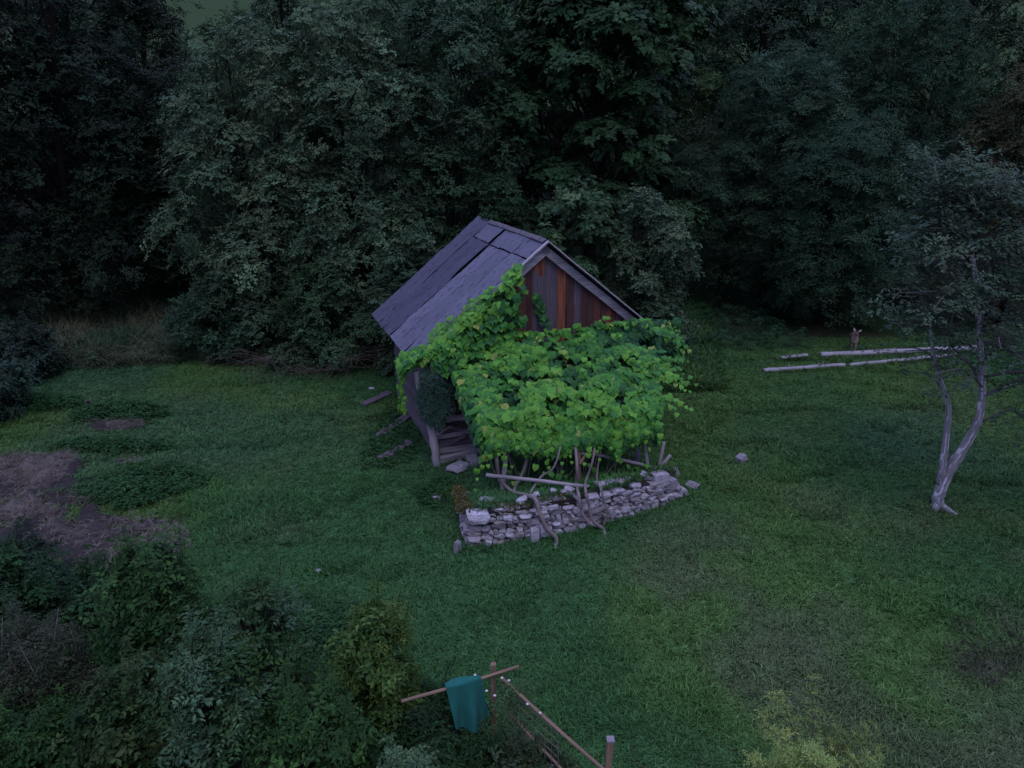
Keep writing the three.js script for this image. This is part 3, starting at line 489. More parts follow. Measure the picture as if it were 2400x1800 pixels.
[
  { name: 'hazel_tree', label: 'tall grey-green hazel at the left end of the row behind the shed', x: -7.2, z: -20.6, h: 9.0, w: 2.5, kind: 'hazel', n: 3000, color: GREY, color2: GREY2, stems: 5, base: 0.1, lobes: 36, seed: 3 },
  { name: 'hazel_tree', label: 'tall grey-green hazel in the middle of the row, left of the roof', x: -4.4, z: -20.9, h: 9.4, w: 2.5, kind: 'hazel', n: 3400, color: GREY2, color2: GREY, stems: 5, base: 0.08, lobes: 40, seed: 8 },
  { name: 'hazel_tree', label: 'tall grey-green hazel directly above the roof ridge, next to the maple', x: -1.8, z: -21.4, h: 10.2, w: 2.3, kind: 'hazel', n: 3000, color: GREY, color2: MAP, stems: 4, base: 0.1, lobes: 36, seed: 13 },
  { name: 'maple_tree', label: 'big dark green maple with layered branches behind the gable', x: 2.5, z: -22.8, h: 12.5, w: 3.5, kind: 'maple', n: 3600, color: MAP, color2: MAP2, stems: 1, base: 0.2, lobes: 46, flat: 0.5, lobe: 0.26, trunkR: 0.28, seed: 19, shape: 0.5 },
  { name: 'hazel_shrub', label: 'loose grey-green shrub standing behind the right roof slope', category: 'shrub', x: 3.5, z: -18.4, h: 4.7, w: 1.1, kind: 'hazel', n: 1000, color: WIL2, color2: GREY2, stems: 3, base: 0.12, lobes: 18, seed: 23 },
  { name: 'maple_shrub', label: 'young broad-leaved maple showing just above the gable peak', category: 'shrub', x: 1.7, z: -18.9, h: 4.9, w: 1.4, kind: 'maple', n: 700, color: MAP2, color2: GREY, stems: 2, base: 0.15, lobes: 18, flat: 0.6, size: 0.7, seed: 29 },
  { name: 'hazel_shrub', label: 'shrub behind the roof with one bough over its rear left edge', category: 'shrub', x: -2.55, z: -18.1, h: 3.7, w: 1.0, kind: 'hazel', n: 800, color: GREY2, color2: WIL, stems: 3, base: 0.1, lobes: 16, seed: 31 },
  { name: 'hazel_shrub', label: 'low leafy shrub at the foot of the hazels left of the roof', category: 'shrub', x: -5.0, z: -18.9, h: 2.7, w: 1.5, kind: 'hazel', n: 1000, color: GREY, color2: MAP, stems: 4, base: 0.05, lobes: 18, seed: 37 },
  { name: 'hazel_shrub', label: 'blue-green shrub in the tall grass left of the hazel row', category: 'shrub', x: -8.0, z: -19.6, h: 2.3, w: 1.4, kind: 'hazel', n: 800, color: WIL2, color2: WIL, stems: 4, base: 0.05, lobes: 16, seed: 41 },
  { name: 'willow_tree', label: 'rounded blue-green willow at the centre of the right wood edge', x: 9.2, z: -25.6, h: 8.6, w: 2.6, kind: 'willow', n: 3200, color: WIL, color2: WIL2, stems: 3, base: 0.1, lobes: 42, seed: 43 },
  { name: 'willow_tree', label: 'low spreading willow whose boughs hang over the deer', x: 10.3, z: -22.9, h: 6.3, w: 2.5, kind: 'willow', n: 2600, color: WIL2, color2: WIL, stems: 4, base: 0.12, lobes: 36, seed: 47 },
  { name: 'willow_shrub', label: 'rounded willow bush reaching left over the dark gap of the wood', category: 'shrub', x: 5.9, z: -24.8, h: 5.6, w: 1.5, kind: 'willow', n: 1100, color: WIL, color2: WIL2, stems: 3, base: 0.5, lobes: 20, seed: 53 },
  { name: 'willow_tree', label: 'high willow behind the forked tree at upper right', x: 13.6, z: -26.5, h: 10.5, w: 3.2, kind: 'willow', n: 2600, color: WIL, color2: MAP, stems: 3, base: 0.12, lobes: 38, seed: 59 },
  { name: 'beech_tree', label: 'brownish-leaved tree at the far right edge of the wood', x: 16.2, z: -23.0, h: 8.0, w: 2.6, kind: 'hazel', n: 1900, color: [0.060, 0.050, 0.016], color2: [0.036, 0.055, 0.018], stems: 2, base: 0.12, lobes: 30, seed: 61 },
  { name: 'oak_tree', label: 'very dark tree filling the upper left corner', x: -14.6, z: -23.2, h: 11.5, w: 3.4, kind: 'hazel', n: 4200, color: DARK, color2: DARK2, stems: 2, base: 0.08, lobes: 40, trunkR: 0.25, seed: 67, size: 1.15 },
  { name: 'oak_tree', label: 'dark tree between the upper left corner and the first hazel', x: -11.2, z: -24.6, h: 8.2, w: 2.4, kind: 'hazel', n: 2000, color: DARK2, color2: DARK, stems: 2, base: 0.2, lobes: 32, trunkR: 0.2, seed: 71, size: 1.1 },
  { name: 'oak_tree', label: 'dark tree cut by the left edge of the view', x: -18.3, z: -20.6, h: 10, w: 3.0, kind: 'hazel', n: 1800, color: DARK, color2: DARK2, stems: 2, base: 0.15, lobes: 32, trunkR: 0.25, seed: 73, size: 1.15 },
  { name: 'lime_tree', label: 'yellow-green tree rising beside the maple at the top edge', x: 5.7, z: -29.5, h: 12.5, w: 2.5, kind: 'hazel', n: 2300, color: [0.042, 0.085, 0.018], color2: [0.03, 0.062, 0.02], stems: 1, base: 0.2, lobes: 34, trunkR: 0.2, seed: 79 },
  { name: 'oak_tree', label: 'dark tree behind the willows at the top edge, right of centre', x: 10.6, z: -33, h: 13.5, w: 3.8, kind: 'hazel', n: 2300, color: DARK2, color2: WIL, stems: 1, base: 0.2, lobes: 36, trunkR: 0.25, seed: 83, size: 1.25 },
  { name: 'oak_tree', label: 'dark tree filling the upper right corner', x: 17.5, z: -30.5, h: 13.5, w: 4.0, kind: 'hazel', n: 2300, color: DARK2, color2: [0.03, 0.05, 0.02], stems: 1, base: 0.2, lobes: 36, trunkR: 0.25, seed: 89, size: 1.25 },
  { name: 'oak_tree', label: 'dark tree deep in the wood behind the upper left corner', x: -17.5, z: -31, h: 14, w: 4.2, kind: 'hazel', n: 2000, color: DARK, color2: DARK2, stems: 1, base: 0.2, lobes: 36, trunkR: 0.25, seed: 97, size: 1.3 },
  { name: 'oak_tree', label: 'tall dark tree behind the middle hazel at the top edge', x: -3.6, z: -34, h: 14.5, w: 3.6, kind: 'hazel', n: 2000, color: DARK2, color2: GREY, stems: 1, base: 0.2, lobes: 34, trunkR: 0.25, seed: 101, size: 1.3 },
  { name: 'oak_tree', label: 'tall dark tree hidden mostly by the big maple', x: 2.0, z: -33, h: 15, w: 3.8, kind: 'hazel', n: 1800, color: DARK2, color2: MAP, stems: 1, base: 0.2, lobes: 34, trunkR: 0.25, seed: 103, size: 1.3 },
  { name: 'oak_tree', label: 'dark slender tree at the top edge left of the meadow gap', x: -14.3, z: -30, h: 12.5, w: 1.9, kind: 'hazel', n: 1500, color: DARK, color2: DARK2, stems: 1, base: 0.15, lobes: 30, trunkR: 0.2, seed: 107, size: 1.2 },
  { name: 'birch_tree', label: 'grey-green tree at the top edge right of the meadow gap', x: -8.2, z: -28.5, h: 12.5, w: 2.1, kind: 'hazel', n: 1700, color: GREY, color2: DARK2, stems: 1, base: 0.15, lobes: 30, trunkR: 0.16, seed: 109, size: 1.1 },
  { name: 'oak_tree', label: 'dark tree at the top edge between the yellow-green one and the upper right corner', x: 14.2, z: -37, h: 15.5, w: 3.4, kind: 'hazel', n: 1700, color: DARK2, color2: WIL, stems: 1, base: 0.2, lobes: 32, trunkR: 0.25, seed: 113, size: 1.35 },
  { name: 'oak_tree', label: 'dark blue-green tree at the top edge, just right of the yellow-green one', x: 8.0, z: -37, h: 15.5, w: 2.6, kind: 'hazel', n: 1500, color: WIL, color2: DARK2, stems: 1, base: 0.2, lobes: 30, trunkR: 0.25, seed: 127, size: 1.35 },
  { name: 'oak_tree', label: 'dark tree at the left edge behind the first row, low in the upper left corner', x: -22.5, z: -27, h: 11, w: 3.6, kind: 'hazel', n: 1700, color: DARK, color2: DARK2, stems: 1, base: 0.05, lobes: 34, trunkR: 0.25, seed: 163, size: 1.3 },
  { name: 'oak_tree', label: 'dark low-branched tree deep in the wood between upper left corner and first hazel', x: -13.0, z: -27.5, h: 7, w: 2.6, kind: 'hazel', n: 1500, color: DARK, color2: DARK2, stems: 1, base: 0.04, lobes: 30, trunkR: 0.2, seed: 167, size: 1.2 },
  { name: 'added_shade_tree', label: 'unseen tall tree added for shade beyond the left edge of the view, level with the bare soil', x: -18.5, z: -13.5, h: 13, w: 3.8, kind: 'hazel', n: 900, color: DARK2, color2: DARK, stems: 1, base: 0.1, lobes: 26, trunkR: 0.25, seed: 131, size: 1.8 },  // from here on: unseen trees added to shade the outer lawn and corners
  { name: 'added_shade_tree', label: 'unseen tall tree added for shade beyond the left edge of the view, level with the corner bushes', x: -14.5, z: -5.5, h: 13, w: 3.8, kind: 'hazel', n: 900, color: DARK2, color2: DARK, stems: 1, base: 0.1, lobes: 26, trunkR: 0.25, seed: 137, size: 1.8 },
  { name: 'added_shade_tree', label: 'unseen tall tree added for shade beyond the right edge of the view, level with the forked tree', x: 18.0, z: -12, h: 13, w: 3.8, kind: 'hazel', n: 900, color: DARK2, color2: DARK, stems: 1, base: 0.1, lobes: 26, trunkR: 0.25, seed: 139, size: 1.8 },
  { name: 'added_shade_tree', label: 'unseen tall tree added for shade beyond the right edge of the view, level with the withered weeds', x: 13.5, z: -4, h: 13, w: 3.8, kind: 'hazel', n: 900, color: DARK2, color2: DARK, stems: 1, base: 0.1, lobes: 26, trunkR: 0.25, seed: 149, size: 1.8 },
  { name: 'added_shade_tree', label: 'unseen tall tree added for shade behind the camera on the left', x: -8.5, z: 4.5, h: 12, w: 3.8, kind: 'hazel', n: 900, color: DARK2, color2: DARK, stems: 1, base: 0.1, lobes: 26, trunkR: 0.25, seed: 151, size: 1.8 },
  { name: 'added_shade_tree', label: 'unseen tall tree added for shade behind the camera on the right', x: 8.5, z: 4.5, h: 12, w: 3.8, kind: 'hazel', n: 900, color: DARK2, color2: DARK, stems: 1, base: 0.1, lobes: 26, trunkR: 0.25, seed: 157, size: 1.8 },
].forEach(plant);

// forked fruit tree on the right of the lawn
{
  const R = rng(211), X = 7.37, Z = -10.79, t = thing('fruit_tree', 'thin grey forked fruit tree with sparse leaves on the right of the lawn', 'tree', [X, groundY(X, Z) - 0.03, Z]);
  const main = [V(0, 0, 0), V(-0.06, 0.28, 0.02), V(0.03, 0.75, 0), V(0.2, 1.3, 0.03), V(0.3, 1.75, 0.02), V(0.27, 2.4, -0.1), V(0.16, 3.1, -0.25), V(0.02, 3.9, -0.4), V(-0.14, 4.7, -0.6), V(-0.26, 5.35, -0.75)];
  const second = [V(-0.07, 0.5, 0.0), V(-0.12, 0.9, 0.02), V(-0.15, 1.35, 0.0), V(-0.2, 1.9, -0.04), V(-0.42, 2.4, -0.1), V(-0.62, 3.0, -0.2), V(-0.66, 3.4, -0.3)];
  part('trunk', mergeGeometries([tube(main, (u) => 0.092 * Math.pow(1 - u, 0.9) + 0.010, 0, 60, 12, 0.24, 3), tube([V(0.0, 0.12, 0.0), V(0.16, 0.03, 0.18), V(0.42, -0.03, 0.34)], 0.07, 0.015, 6, 6, 0.2, 5), tube([V(-0.05, 0.2, 0), V(-0.12, 0.03, 0.1), V(-0.2, -0.05, 0.15)], 0.08, 0.03, 5, 6, 0.2, 6)]), M.bark, t);
  part('second_trunk', tube(second, (u) => 0.056 * Math.pow(1 - u, 0.7) + 0.01, 0, 26, 9, 0.14, 9), M.bark, t);
  const cm = new THREE.CatmullRomCurve3(main), cs = new THREE.CatmullRomCurve3(second), limbs = [], ends = [];
  const limb = (p, d, l, r, droop = 0.1) => { const m = p.clone().addScaledVector(d, l * 0.5).add(V((R() - 0.5) * 0.15 * l, 0.08 * l, (R() - 0.5) * 0.15 * l)), e = p.clone().addScaledVector(d, l).add(V(0, -droop * l, 0)); limbs.push(tube([p, m, e], r, 0.008, 8, 5, 0.1, 2)); ends.push([p.clone().lerp(m, 0.9), 0.25], [m.clone().lerp(e, 0.4), 0.3], [e, 0.32]); return [m, e]; };
  for (let i = 0; i < 34; i++) { const u = 0.5 + 0.5 * (i + R()) / 34, a = i * 2.4, l = lerp(1.7, 0.6, (u - 0.5) / 0.5) * (0.65 + 0.55 * R()), d = V(Math.cos(a), lerp(0.1, 0.75, u) * (0.5 + 0.6 * R()), Math.sin(a)).normalize(); const [m, e] = limb(cm.getPoint(u), d, l, 0.024, 0.12); if (R() < 0.85) limb(m, d.clone().add(V((R() - 0.5) * 1.6, 0.1, (R() - 0.5) * 1.6)).normalize(), l * 0.55, 0.013, 0.15); if (R() < 0.6) limb(m.lerp(e, 0.5), d.clone().add(V((R() - 0.5) * 1.8, 0.3, (R() - 0.5) * 1.8)).normalize(), l * 0.4, 0.011, 0.15); }
  for (let i = 0; i < 9; i++) { const u = 0.55 + 0.45 * i / 9, a = 2.2 + i * 1.9; limb(cs.getPoint(u), V(Math.cos(a), 0.3, Math.sin(a)).normalize(), 0.7 * (0.6 + 0.6 * R()), 0.014, 0.12); }
  for (let i = 0; i < 6; i++) limb(cm.getPoint(0.9 + 0.1 * i / 6), V(Math.cos(i * 2.1), 1.0, Math.sin(i * 2.1)).normalize(), 0.45, 0.01, 0.05);
  limb(V(-0.1, 3.5, -0.3), V(-0.9, 0.3, 0.3).normalize(), 1.4, 0.018, 0.06); limb(V(0.05, 3.7, -0.2), V(-0.85, 0.1, 0.5).normalize(), 1.35, 0.016, 0.12);
  limb(V(0.3, 1.62, 0.0), V(0.85, 0.35, 0.25).normalize(), 1.1, 0.016, 0.75); limb(V(0.28, 2.1, 0), V(0.9, 0.3, 0.2).normalize(), 1.3, 0.016, 0.3);
  
  part('branches', mergeGeometries(limbs), M.limb, t);
  const list = [[], []];
  for (const [p, r] of ends) for (let k = 0; k < 3; k++) { const d = V(R() - 0.5, (R() - 0.5) * 0.7, R() - 0.5).multiplyScalar(2 * r); if (p.y < 3.0 && p.x < 0.25 && R() < 0.75) continue; list[k % 2].push([basis(p.clone().add(d), V((R() - 0.5), 0.8, (R() - 0.5) + 0.15), R() * 6.28, 0.8 + 0.45 * R()), tint(mix3([0.052, 0.098, 0.052], [0.085, 0.130, 0.075], R()), R)]); }
  list.forEach((l, i) => copies('crown', SPRAY.pinnate[i], leafMat, l, t, 'stuff'));
}

// shrubs in the lower left foreground and lower right
const SIL = [0.058, 0.112, 0.054], YEL = [0.065, 0.115, 0.022], OLV = [0.016, 0.052, 0.013], OLV2 = [0.030, 0.078, 0.016];
[
  { name: 'garden_shrub', label: 'tallest bush of the lower left corner, hung with yellow-green climbers', x: -4.02, z: -6.6, h: 1.9, w: 0.58, kind: 'hazel', n: 900, color: OLV, color2: OLV2, stems: 4, base: 0.05, lobes: 26, seed: 301, size: 0.75 },
  { name: 'garden_shrub', label: 'silvery-topped bush right of the tallest corner bush', x: -2.65, z: -6.1, h: 1.75, w: 0.55, kind: 'pinnate', n: 480, color: SIL, color2: OLV2, stems: 3, base: 0.1, lobes: 18, seed: 307, size: 0.8 },
  { name: 'garden_shrub', label: 'bush with a yellow tip just left of the fence and blue cloth', x: -1.45, z: -6.05, h: 1.5, w: 0.5, kind: 'weed', n: 460, color: OLV2, color2: YEL, stems: 3, base: 0.06, lobes: 18, seed: 311, size: 0.8 },
  { name: 'garden_shrub', label: 'silvery fern-leaved bush in front of the lower left group', x: -2.95, z: -5.35, h: 1.65, w: 0.6, kind: 'pinnate', n: 520, color: OLV2, color2: SIL, stems: 3, base: 0.05, lobes: 18, seed: 313, size: 0.75 },
  { name: 'garden_shrub', label: 'dark olive bush at the bottom edge left of the silvery ones', x: -3.6, z: -5.4, h: 1.3, w: 0.7, kind: 'weed', n: 600, color: OLV, color2: [0.036, 0.066, 0.018], stems: 3, base: 0.04, lobes: 20, seed: 317, size: 0.8 },
  { name: 'garden_shrub', label: 'low dark bush at the bottom edge below the yellow-tipped one', x: -1.9, z: -5.2, h: 1.15, w: 0.65, kind: 'weed', n: 620, color: OLV, color2: OLV2, stems: 3, base: 0.04, lobes: 20, seed: 331, size: 0.75 },
  { name: 'garden_shrub', label: 'pale grey-green bush at the bottom edge left of the cloth', x: -0.93, z: -4.72, h: 1.05, sprigs: 2, w: 0.26, kind: 'hazel', n: 170, color: [0.085, 0.150, 0.055], color2: SIL, stems: 2, base: 0.2, lobes: 10, seed: 337, size: 0.55 },
  { name: 'garden_shrub', label: 'dark leafy bush under the blue cloth', x: -0.75, z: -5.75, h: 0.55, w: 0.6, sprigs: 4, kind: 'weed', n: 900, color: [0.035, 0.07, 0.03], color2: OLV, stems: 3, base: 0.04, lobes: 16, seed: 347, size: 0.7 },
  { name: 'garden_shrub', label: 'dark leafy plant inside the fence corner by the white scrap', x: 0.15, z: -5.2, h: 0.5, sprigs: 4, w: 0.5, kind: 'weed', n: 560, color: OLV, color2: [0.04, 0.06, 0.025], stems: 3, base: 0.04, lobes: 14, seed: 349, size: 0.65 },
  { name: 'dry_shrub', label: 'brown withered bush at the lower left edge', category: 'shrub', x: -5.0, z: -6.0, h: 1.3, w: 0.5, kind: 'willow', n: 300, color: [0.055, 0.056, 0.034], color2: [0.034, 0.056, 0.024], stems: 4, base: 0.1, lobes: 16, seed: 353, size: 0.7, trunk: M.twig },
  { name: 'garden_shrub', label: 'low dark bush in the bottom left corner below the withered one', x: -4.75, z: -5.35, h: 0.9, w: 0.55, kind: 'weed', n: 520, color: OLV, color2: OLV2, stems: 3, base: 0.04, lobes: 18, seed: 389, size: 0.75 },
  { name: 'garden_shrub', label: 'dark green bush at the left edge above the withered one', x: -6.4, z: -7.5, h: 1.1, w: 0.8, kind: 'weed', n: 620, color: [0.03, 0.06, 0.028], color2: OLV, stems: 3, base: 0.04, lobes: 20, seed: 359, size: 0.85 },
  { name: 'garden_shrub', label: 'dark bush at the left edge in front of the bare soil', x: -7.0, z: -8.3, h: 0.75, w: 0.75, kind: 'weed', n: 480, color: [0.028, 0.058, 0.030], color2: DARK2, stems: 3, base: 0.04, lobes: 18, seed: 367, size: 0.9 },
  { name: 'garden_shrub', label: 'small dark bush between bare soil and the tallest corner bush', x: -5.4, z: -7.7, h: 0.7, w: 0.55, kind: 'weed', n: 380, color: [0.03, 0.062, 0.032], color2: OLV, stems: 3, base: 0.04, lobes: 16, seed: 373, size: 0.8 },
  { name: 'garden_shrub', label: 'dark blue-green bush at the left edge beyond the bare soil', x: -12.0, z: -14.6, h: 1.15, w: 1.3, kind: 'weed', n: 760, color: DARK2, color2: [0.028, 0.058, 0.034], stems: 4, base: 0.04, lobes: 22, seed: 379, size: 1.1 },
  { name: 'garden_shrub', label: 'dark bush at the left edge before the tall dry grass', x: -13.0, z: -17.4, h: 1.3, w: 1.5, kind: 'weed', n: 800, color: DARK2, color2: [0.028, 0.052, 0.034], stems: 4, base: 0.04, lobes: 22, seed: 383, size: 1.15 },
].forEach((o) => plant({ category: 'shrub', deep: 0.25, trunkR: 0.04, shape: 0.5, shoot: 0.2, lobe: 0.27, flat: 1.1, ...o, size: o.size * 1.05, n: Math.round(o.n * 0.6), lobes: Math.round(o.lobes * 1.2) }));
{
  const R = rng(401), x = 2.58, z = -4.62, t = thing('cypress_shrub', 'pale yellow-green feathery shrub tip at the bottom edge, right', 'shrub', [x, groundY(x, z), z]), twigs = [], list = [[], []];
  for (let i = 0; i < 30; i++) {
    const a = i * 2.4, y = 0.7 + 0.45 * R(), l = 0.3 + 0.42 * R(), p = V(0.04 * (R() - 0.5), y, 0), d = V(Math.cos(a) * 1.1, 0.75, Math.sin(a) * 0.6).normalize(), e = p.clone().addScaledVector(d, l);
    twigs.push(tube([p, p.clone().lerp(e, 0.5).add(V(0, -0.02, 0)), e], 0.008, 0.003, 5, 4));
    for (let k = 0; k < 9; k++) { const q = p.clone().lerp(e, (k + 1.5) / 9.5).add(V((R() - 0.5) * 0.05, (R() - 0.5) * 0.04, (R() - 0.5) * 0.05)); list[k % 2].push([basis(q, d.clone().add(V((R() - 0.5) * 0.9, 0, (R() - 0.5) * 0.9)), R() * 6, 0.36 + 0.2 * R()), tint(mix3([0.20, 0.29, 0.07], [0.32, 0.42, 0.12], R()), R, 0.2)]); }
  }
  part('stem', mergeGeometries([tube([V(0, 0, 0), V(0.02, 0.5, 0), V(0, 0.8, 0.02)], 0.025, 0.008, 6, 6), ...twigs]), M.brush, t);
  list.forEach((l, i) => copies('foliage', SPRAY.needle[i], leafMat, l, t, 'stuff'));
}

// ---------------------------------------------------------------- grape vine over the shed front
function grapeLeafGeo(k) {
  const R = rng(600 + k), O = [[0, 0.0], [0.16, 0.13], [0.38, 0.1], [0.5, -0.1], [0.4, -0.28], [0.46, -0.5], [0.3, -0.62], [0.16, -0.72], [0, -0.98], [-0.16, -0.72], [-0.3, -0.62], [-0.46, -0.5], [-0.4, -0.28], [-0.5, -0.1], [-0.38, 0.1], [-0.16, 0.13]].map(([x, y]) => [x * (0.92 + 0.16 * R()), y * (0.94 + 0.12 * R())]);
  const pos = [], cup = 0.25 + 0.3 * R(), fold = 0.18 * R(), P = ([x, y]) => [x, y, -cup * (x * x * 0.8 + (y + 0.35) ** 2) + Math.abs(x) * fold], C = [0, -0.3, 0.04];
  for (let i = 0; i < O.length; i++) { pos.push(...C, ...P(O[(i + 1) % O.length]), ...P(O[i])); }
  const g = new THREE.BufferGeometry(); g.setAttribute('position', new THREE.Float32BufferAttribute(pos, 3)); g.computeVertexNormals();
  const cl = new Float32Array(pos.length).fill(1); g.setAttribute('color', new THREE.BufferAttribute(cl, 3)); return g;
}
const grapeGeos = [0, 1, 2, 3, 4].map(grapeLeafGeo);
const vineTones = [[0.042, 0.172, 0.024], [0.064, 0.225, 0.026], [0.108, 0.295, 0.030], [0.028, 0.118, 0.027], [0.017, 0.074, 0.023], [0.24, 0.31, 0.06]];
const vineMat = (c) => new THREE.MeshPhysicalMaterial({ color: col(c), roughness: 0.55, specularIntensity: 0.3, transmission: 0.22, thickness: 0, side: THREE.DoubleSide });
const vineMats = vineTones.map(vineMat), vineWhite = new THREE.MeshPhysicalMaterial({ color: 0xffffff, vertexColors: true, roughness: 0.55, specularIntensity: 0.3, transmission: 0.22, thickness: 0, side: THREE.DoubleSide });
const VINE = [];
{
  const R = rng(701), vine = thing('grape_vine', 'lush bright green grape vine covering the shed front', 'vine'), leaves = [];
  const bil = (a, b) => { const bk = V(-1.12, 0, -12.62).lerp(V(2.86, 0, -14.0), a), fr = V(-0.42, 0, -10.62).lerp(V(2.5, 0, -11.3), a); return bk.lerp(fr, b); };
  const topY = (a, b) => lerp(2.22 + 0.24 * smooth(a, 0.05, 0.3) + 0.05 * a, 1.62, Math.pow(b, 1.25)) + 0.30 * (fbm(a * 5, b * 5, 3, 3) - 0.5) + 0.5 * (fbm(a * 9, 1, 7, 2) - 0.5) * (1 - smooth(b, 0, 0.25));
  const add = (p, n, s, bias = 0, out = 0) => leaves.push({ p, n: n.clone().add(V((R() - 0.5) * 0.9, (R() - 0.5) * 0.7, (R() - 0.5) * 0.9)).normalize(), s: s * (0.48 + 0.64 * R()), bias, out });
  const nTop = V(0.1, 0.78, 0.62), nFront = V(0.12, 0.35, 0.93), hole = (p) => { const q = p.clone().sub(SHED), lx = q.dot(SX); return false || (Math.abs(lx + 0.62) < 0.13 && p.y > 2.15 && p.y < 2.62 && q.dot(SZ) < 0.35); };
  for (let i = 0; i < 4300; i++) {                                   // the canopy on the frame
    const a = R(), b = Math.pow(R(), 0.9), layer = R() < 0.55 ? 0 : R(), p = bil(a, b); p.y = topY(a, b) - 0.38 * layer + 0.05 * (R() - 0.5);
    const lump = 0.30 * (fbm(p.x * 2.4, p.z * 2.4, 9, 3) - 0.5) + 0.5 * (fbm(p.x * 0.9, p.z * 0.9, 29, 2) - 0.5); p.y += lump; if (hole(p) || (layer < 0.3 && fbm(p.x * 2.7, p.z * 2.7, 37, 3) < 0.36 + 0.1 * R())) continue;
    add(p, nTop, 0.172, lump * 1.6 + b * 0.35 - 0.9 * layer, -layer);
  }
  const low = (a) => piece([0, 0.12, 0.3, 0.42, 0.55, 0.68, 0.75, 0.84, 0.92, 1], [1.32, 1.2, 1.06, 1.02, 1.18, 1.2, 0.84, 1.15, 1.22, 1.2], a) + 0.16 * (fbm(a * 14, 3, 3, 2) - 0.5);
  for (let i = 0; i < 1900; i++) {                                   // curtain along its front
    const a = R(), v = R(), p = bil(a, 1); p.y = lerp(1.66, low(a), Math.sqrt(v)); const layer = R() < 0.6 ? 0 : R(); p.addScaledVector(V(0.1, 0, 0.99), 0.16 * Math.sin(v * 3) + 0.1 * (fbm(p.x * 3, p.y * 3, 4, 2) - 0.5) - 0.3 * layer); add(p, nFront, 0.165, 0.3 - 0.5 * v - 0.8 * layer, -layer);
  }
  for (let i = 0; i < 420; i++) { const b = R(), v = R(), p = bil(1, b); p.y = lerp(topY(1, b), lerp(1.5, 0.98, b), v); p.x += 0.12 * (R() - 0.3); add(p, V(0.8, 0.4, 0.5), 0.18, -0.2 - 0.3 * v, -0.3 * R()); }
  for (let i = 0; i < 220; i++) { const b = R(), v = R(), p = bil(0, b); p.y = topY(0, b) - 0.55 * v * b - 0.1 * v; p.x -= 0.1 * R(); add(p, V(-0.5, 0.5, 0.6), 0.18, 0.1 - 0.5 * v, -0.2 * R()); }
  const sl = (lx) => 4.16 - Math.abs(lx) / 2.63 * 2.07;
  for (let i = 0; i < 560; i++) {                                    // rope of shoots up the left barge board
    const u = Math.pow(R(), 0.8); if (fbm(u * 7, 4, 4, 2) < 0.40 + 0.12 * R()) continue; const lx = lerp(-2.55, -0.42, u), w = lerp(0.30, 0.14, u) * (0.35 + 1.3 * fbm(u * 6, 2, 2, 2)), o = (R() * 2 - 1) * w + (u < 0.3 ? 0.14 : 0), p = shedWorld(lx + o * 0.6 - 0.05, sl(lx) - 0.05 + o * 0.75 + 0.08 * R(), 0.06 + 0.16 * R() - Math.max(0, o) * 0.9); add(p, V(-0.1, 0.72, 0.65), 0.19, 0.45 * R(), -0.2 * R());
  }
  for (let i = 0; i < 800; i++) {                                    // leaves on the left part of the gable
    const lx = lerp(-2.3, -0.55, R()), y = lerp(2.0, sl(lx) - 0.12, R()), cut = lx > -0.95 ? 0.5 : 1; if (R() > cut || y < 2.0) continue; const p = shedWorld(lx, y, -0.06 + 0.36 * R()); if (hole(p)) continue; add(p, R() < 0.5 ? nTop : nFront, 0.18, 0.35 * R() - 0.2, -0.15);
  }
  for (let i = 0; i < 330; i++) { const lx = lerp(1.85, 3.0, Math.pow(R(), 0.7)), g = (R() - 0.5), p = shedWorld(lx, Math.min(sl(lx), sl(2.5)) + 0.02 + g * 0.5 * smooth(lx, 1.3, 2.1) - 0.04, 0.08 + 0.24 * R()); add(p, V(0.25, 0.6, 0.75), 0.19, 0.1 * R() - 0.1, -0.3 * R()); }
  for (let i = 0; i < 260; i++) { const p = shedWorld(lerp(1.0, 2.9, R()), lerp(1.9, 2.5, R()), 0.0 + 0.3 * R()); add(p, nFront, 0.19, -0.3, -0.3); }
  for (let i = 0; i < 300; i++) { const u = R(), p = shedWorld(lerp(-2.85, -1.9, u) + 0.1 * (R() - 0.5), lerp(2.1, 2.55, u) + 0.22 * (R() - 0.5), lerp(0.05, 0.2, R()) - 0.5 * Math.pow(R(), 2) * (1 - u)); add(p, V(-0.3, 0.65, 0.65), 0.18, 0.35 * R(), -0.2 * R()); }
  for (let i = 0; i < 130; i++) { const v = R(), p = shedWorld(-2.78 - 0.12 * R(), 2.1 - 1.0 * v, 0.0 - 0.35 * R()); add(p, V(-0.5, 0.3, 0.7), 0.085, 0.9, 0); }
  for (let i = 0; i < 46; i++) { const v = R(), p = shedWorld(-0.2 + 0.22 * v + 0.12 * (R() - 0.5), 3.2 - 0.6 * v, -0.08 + 0.08 * R()); add(p, nFront, 0.15, -0.2, 0); }
  for (let i = 0; i < 40; i++) { const p = shedWorld(lerp(2.5, 3.15, R()), lerp(2.35, 1.4, R()) + 0.1, 0.1 - 0.5 * R()); add(p, V(0.4, 0.5, 0.6), 0.13, 0.3, 0); }
  for (let i = 0; i < 110; i++) {                                    // trailing shoots, their leaves smaller towards the tip
    const e = i % 4, a = R(), b0 = e === 0 ? [a, 1] : e === 1 ? [a, 0.02] : e === 2 ? [1, a] : [a, R()], o = bil(...b0); o.y = topY(...b0) + (e === 0 ? -0.3 * R() : 0.02);
    const d = (e === 0 ? V((R() - 0.5) * 0.8, -0.55, 0.55) : e === 1 ? V((R() - 0.5) * 1.4, 0.35, 0.2 * R()) : e === 2 ? V(0.9, 0.25 - R() * 0.7, (R() - 0.5)) : V((R() - 0.5), 0.55, 0.3 + 0.4 * R())).multiplyScalar(0.075 + 0.05 * R()), nn = 4 + Math.floor(5 * R());
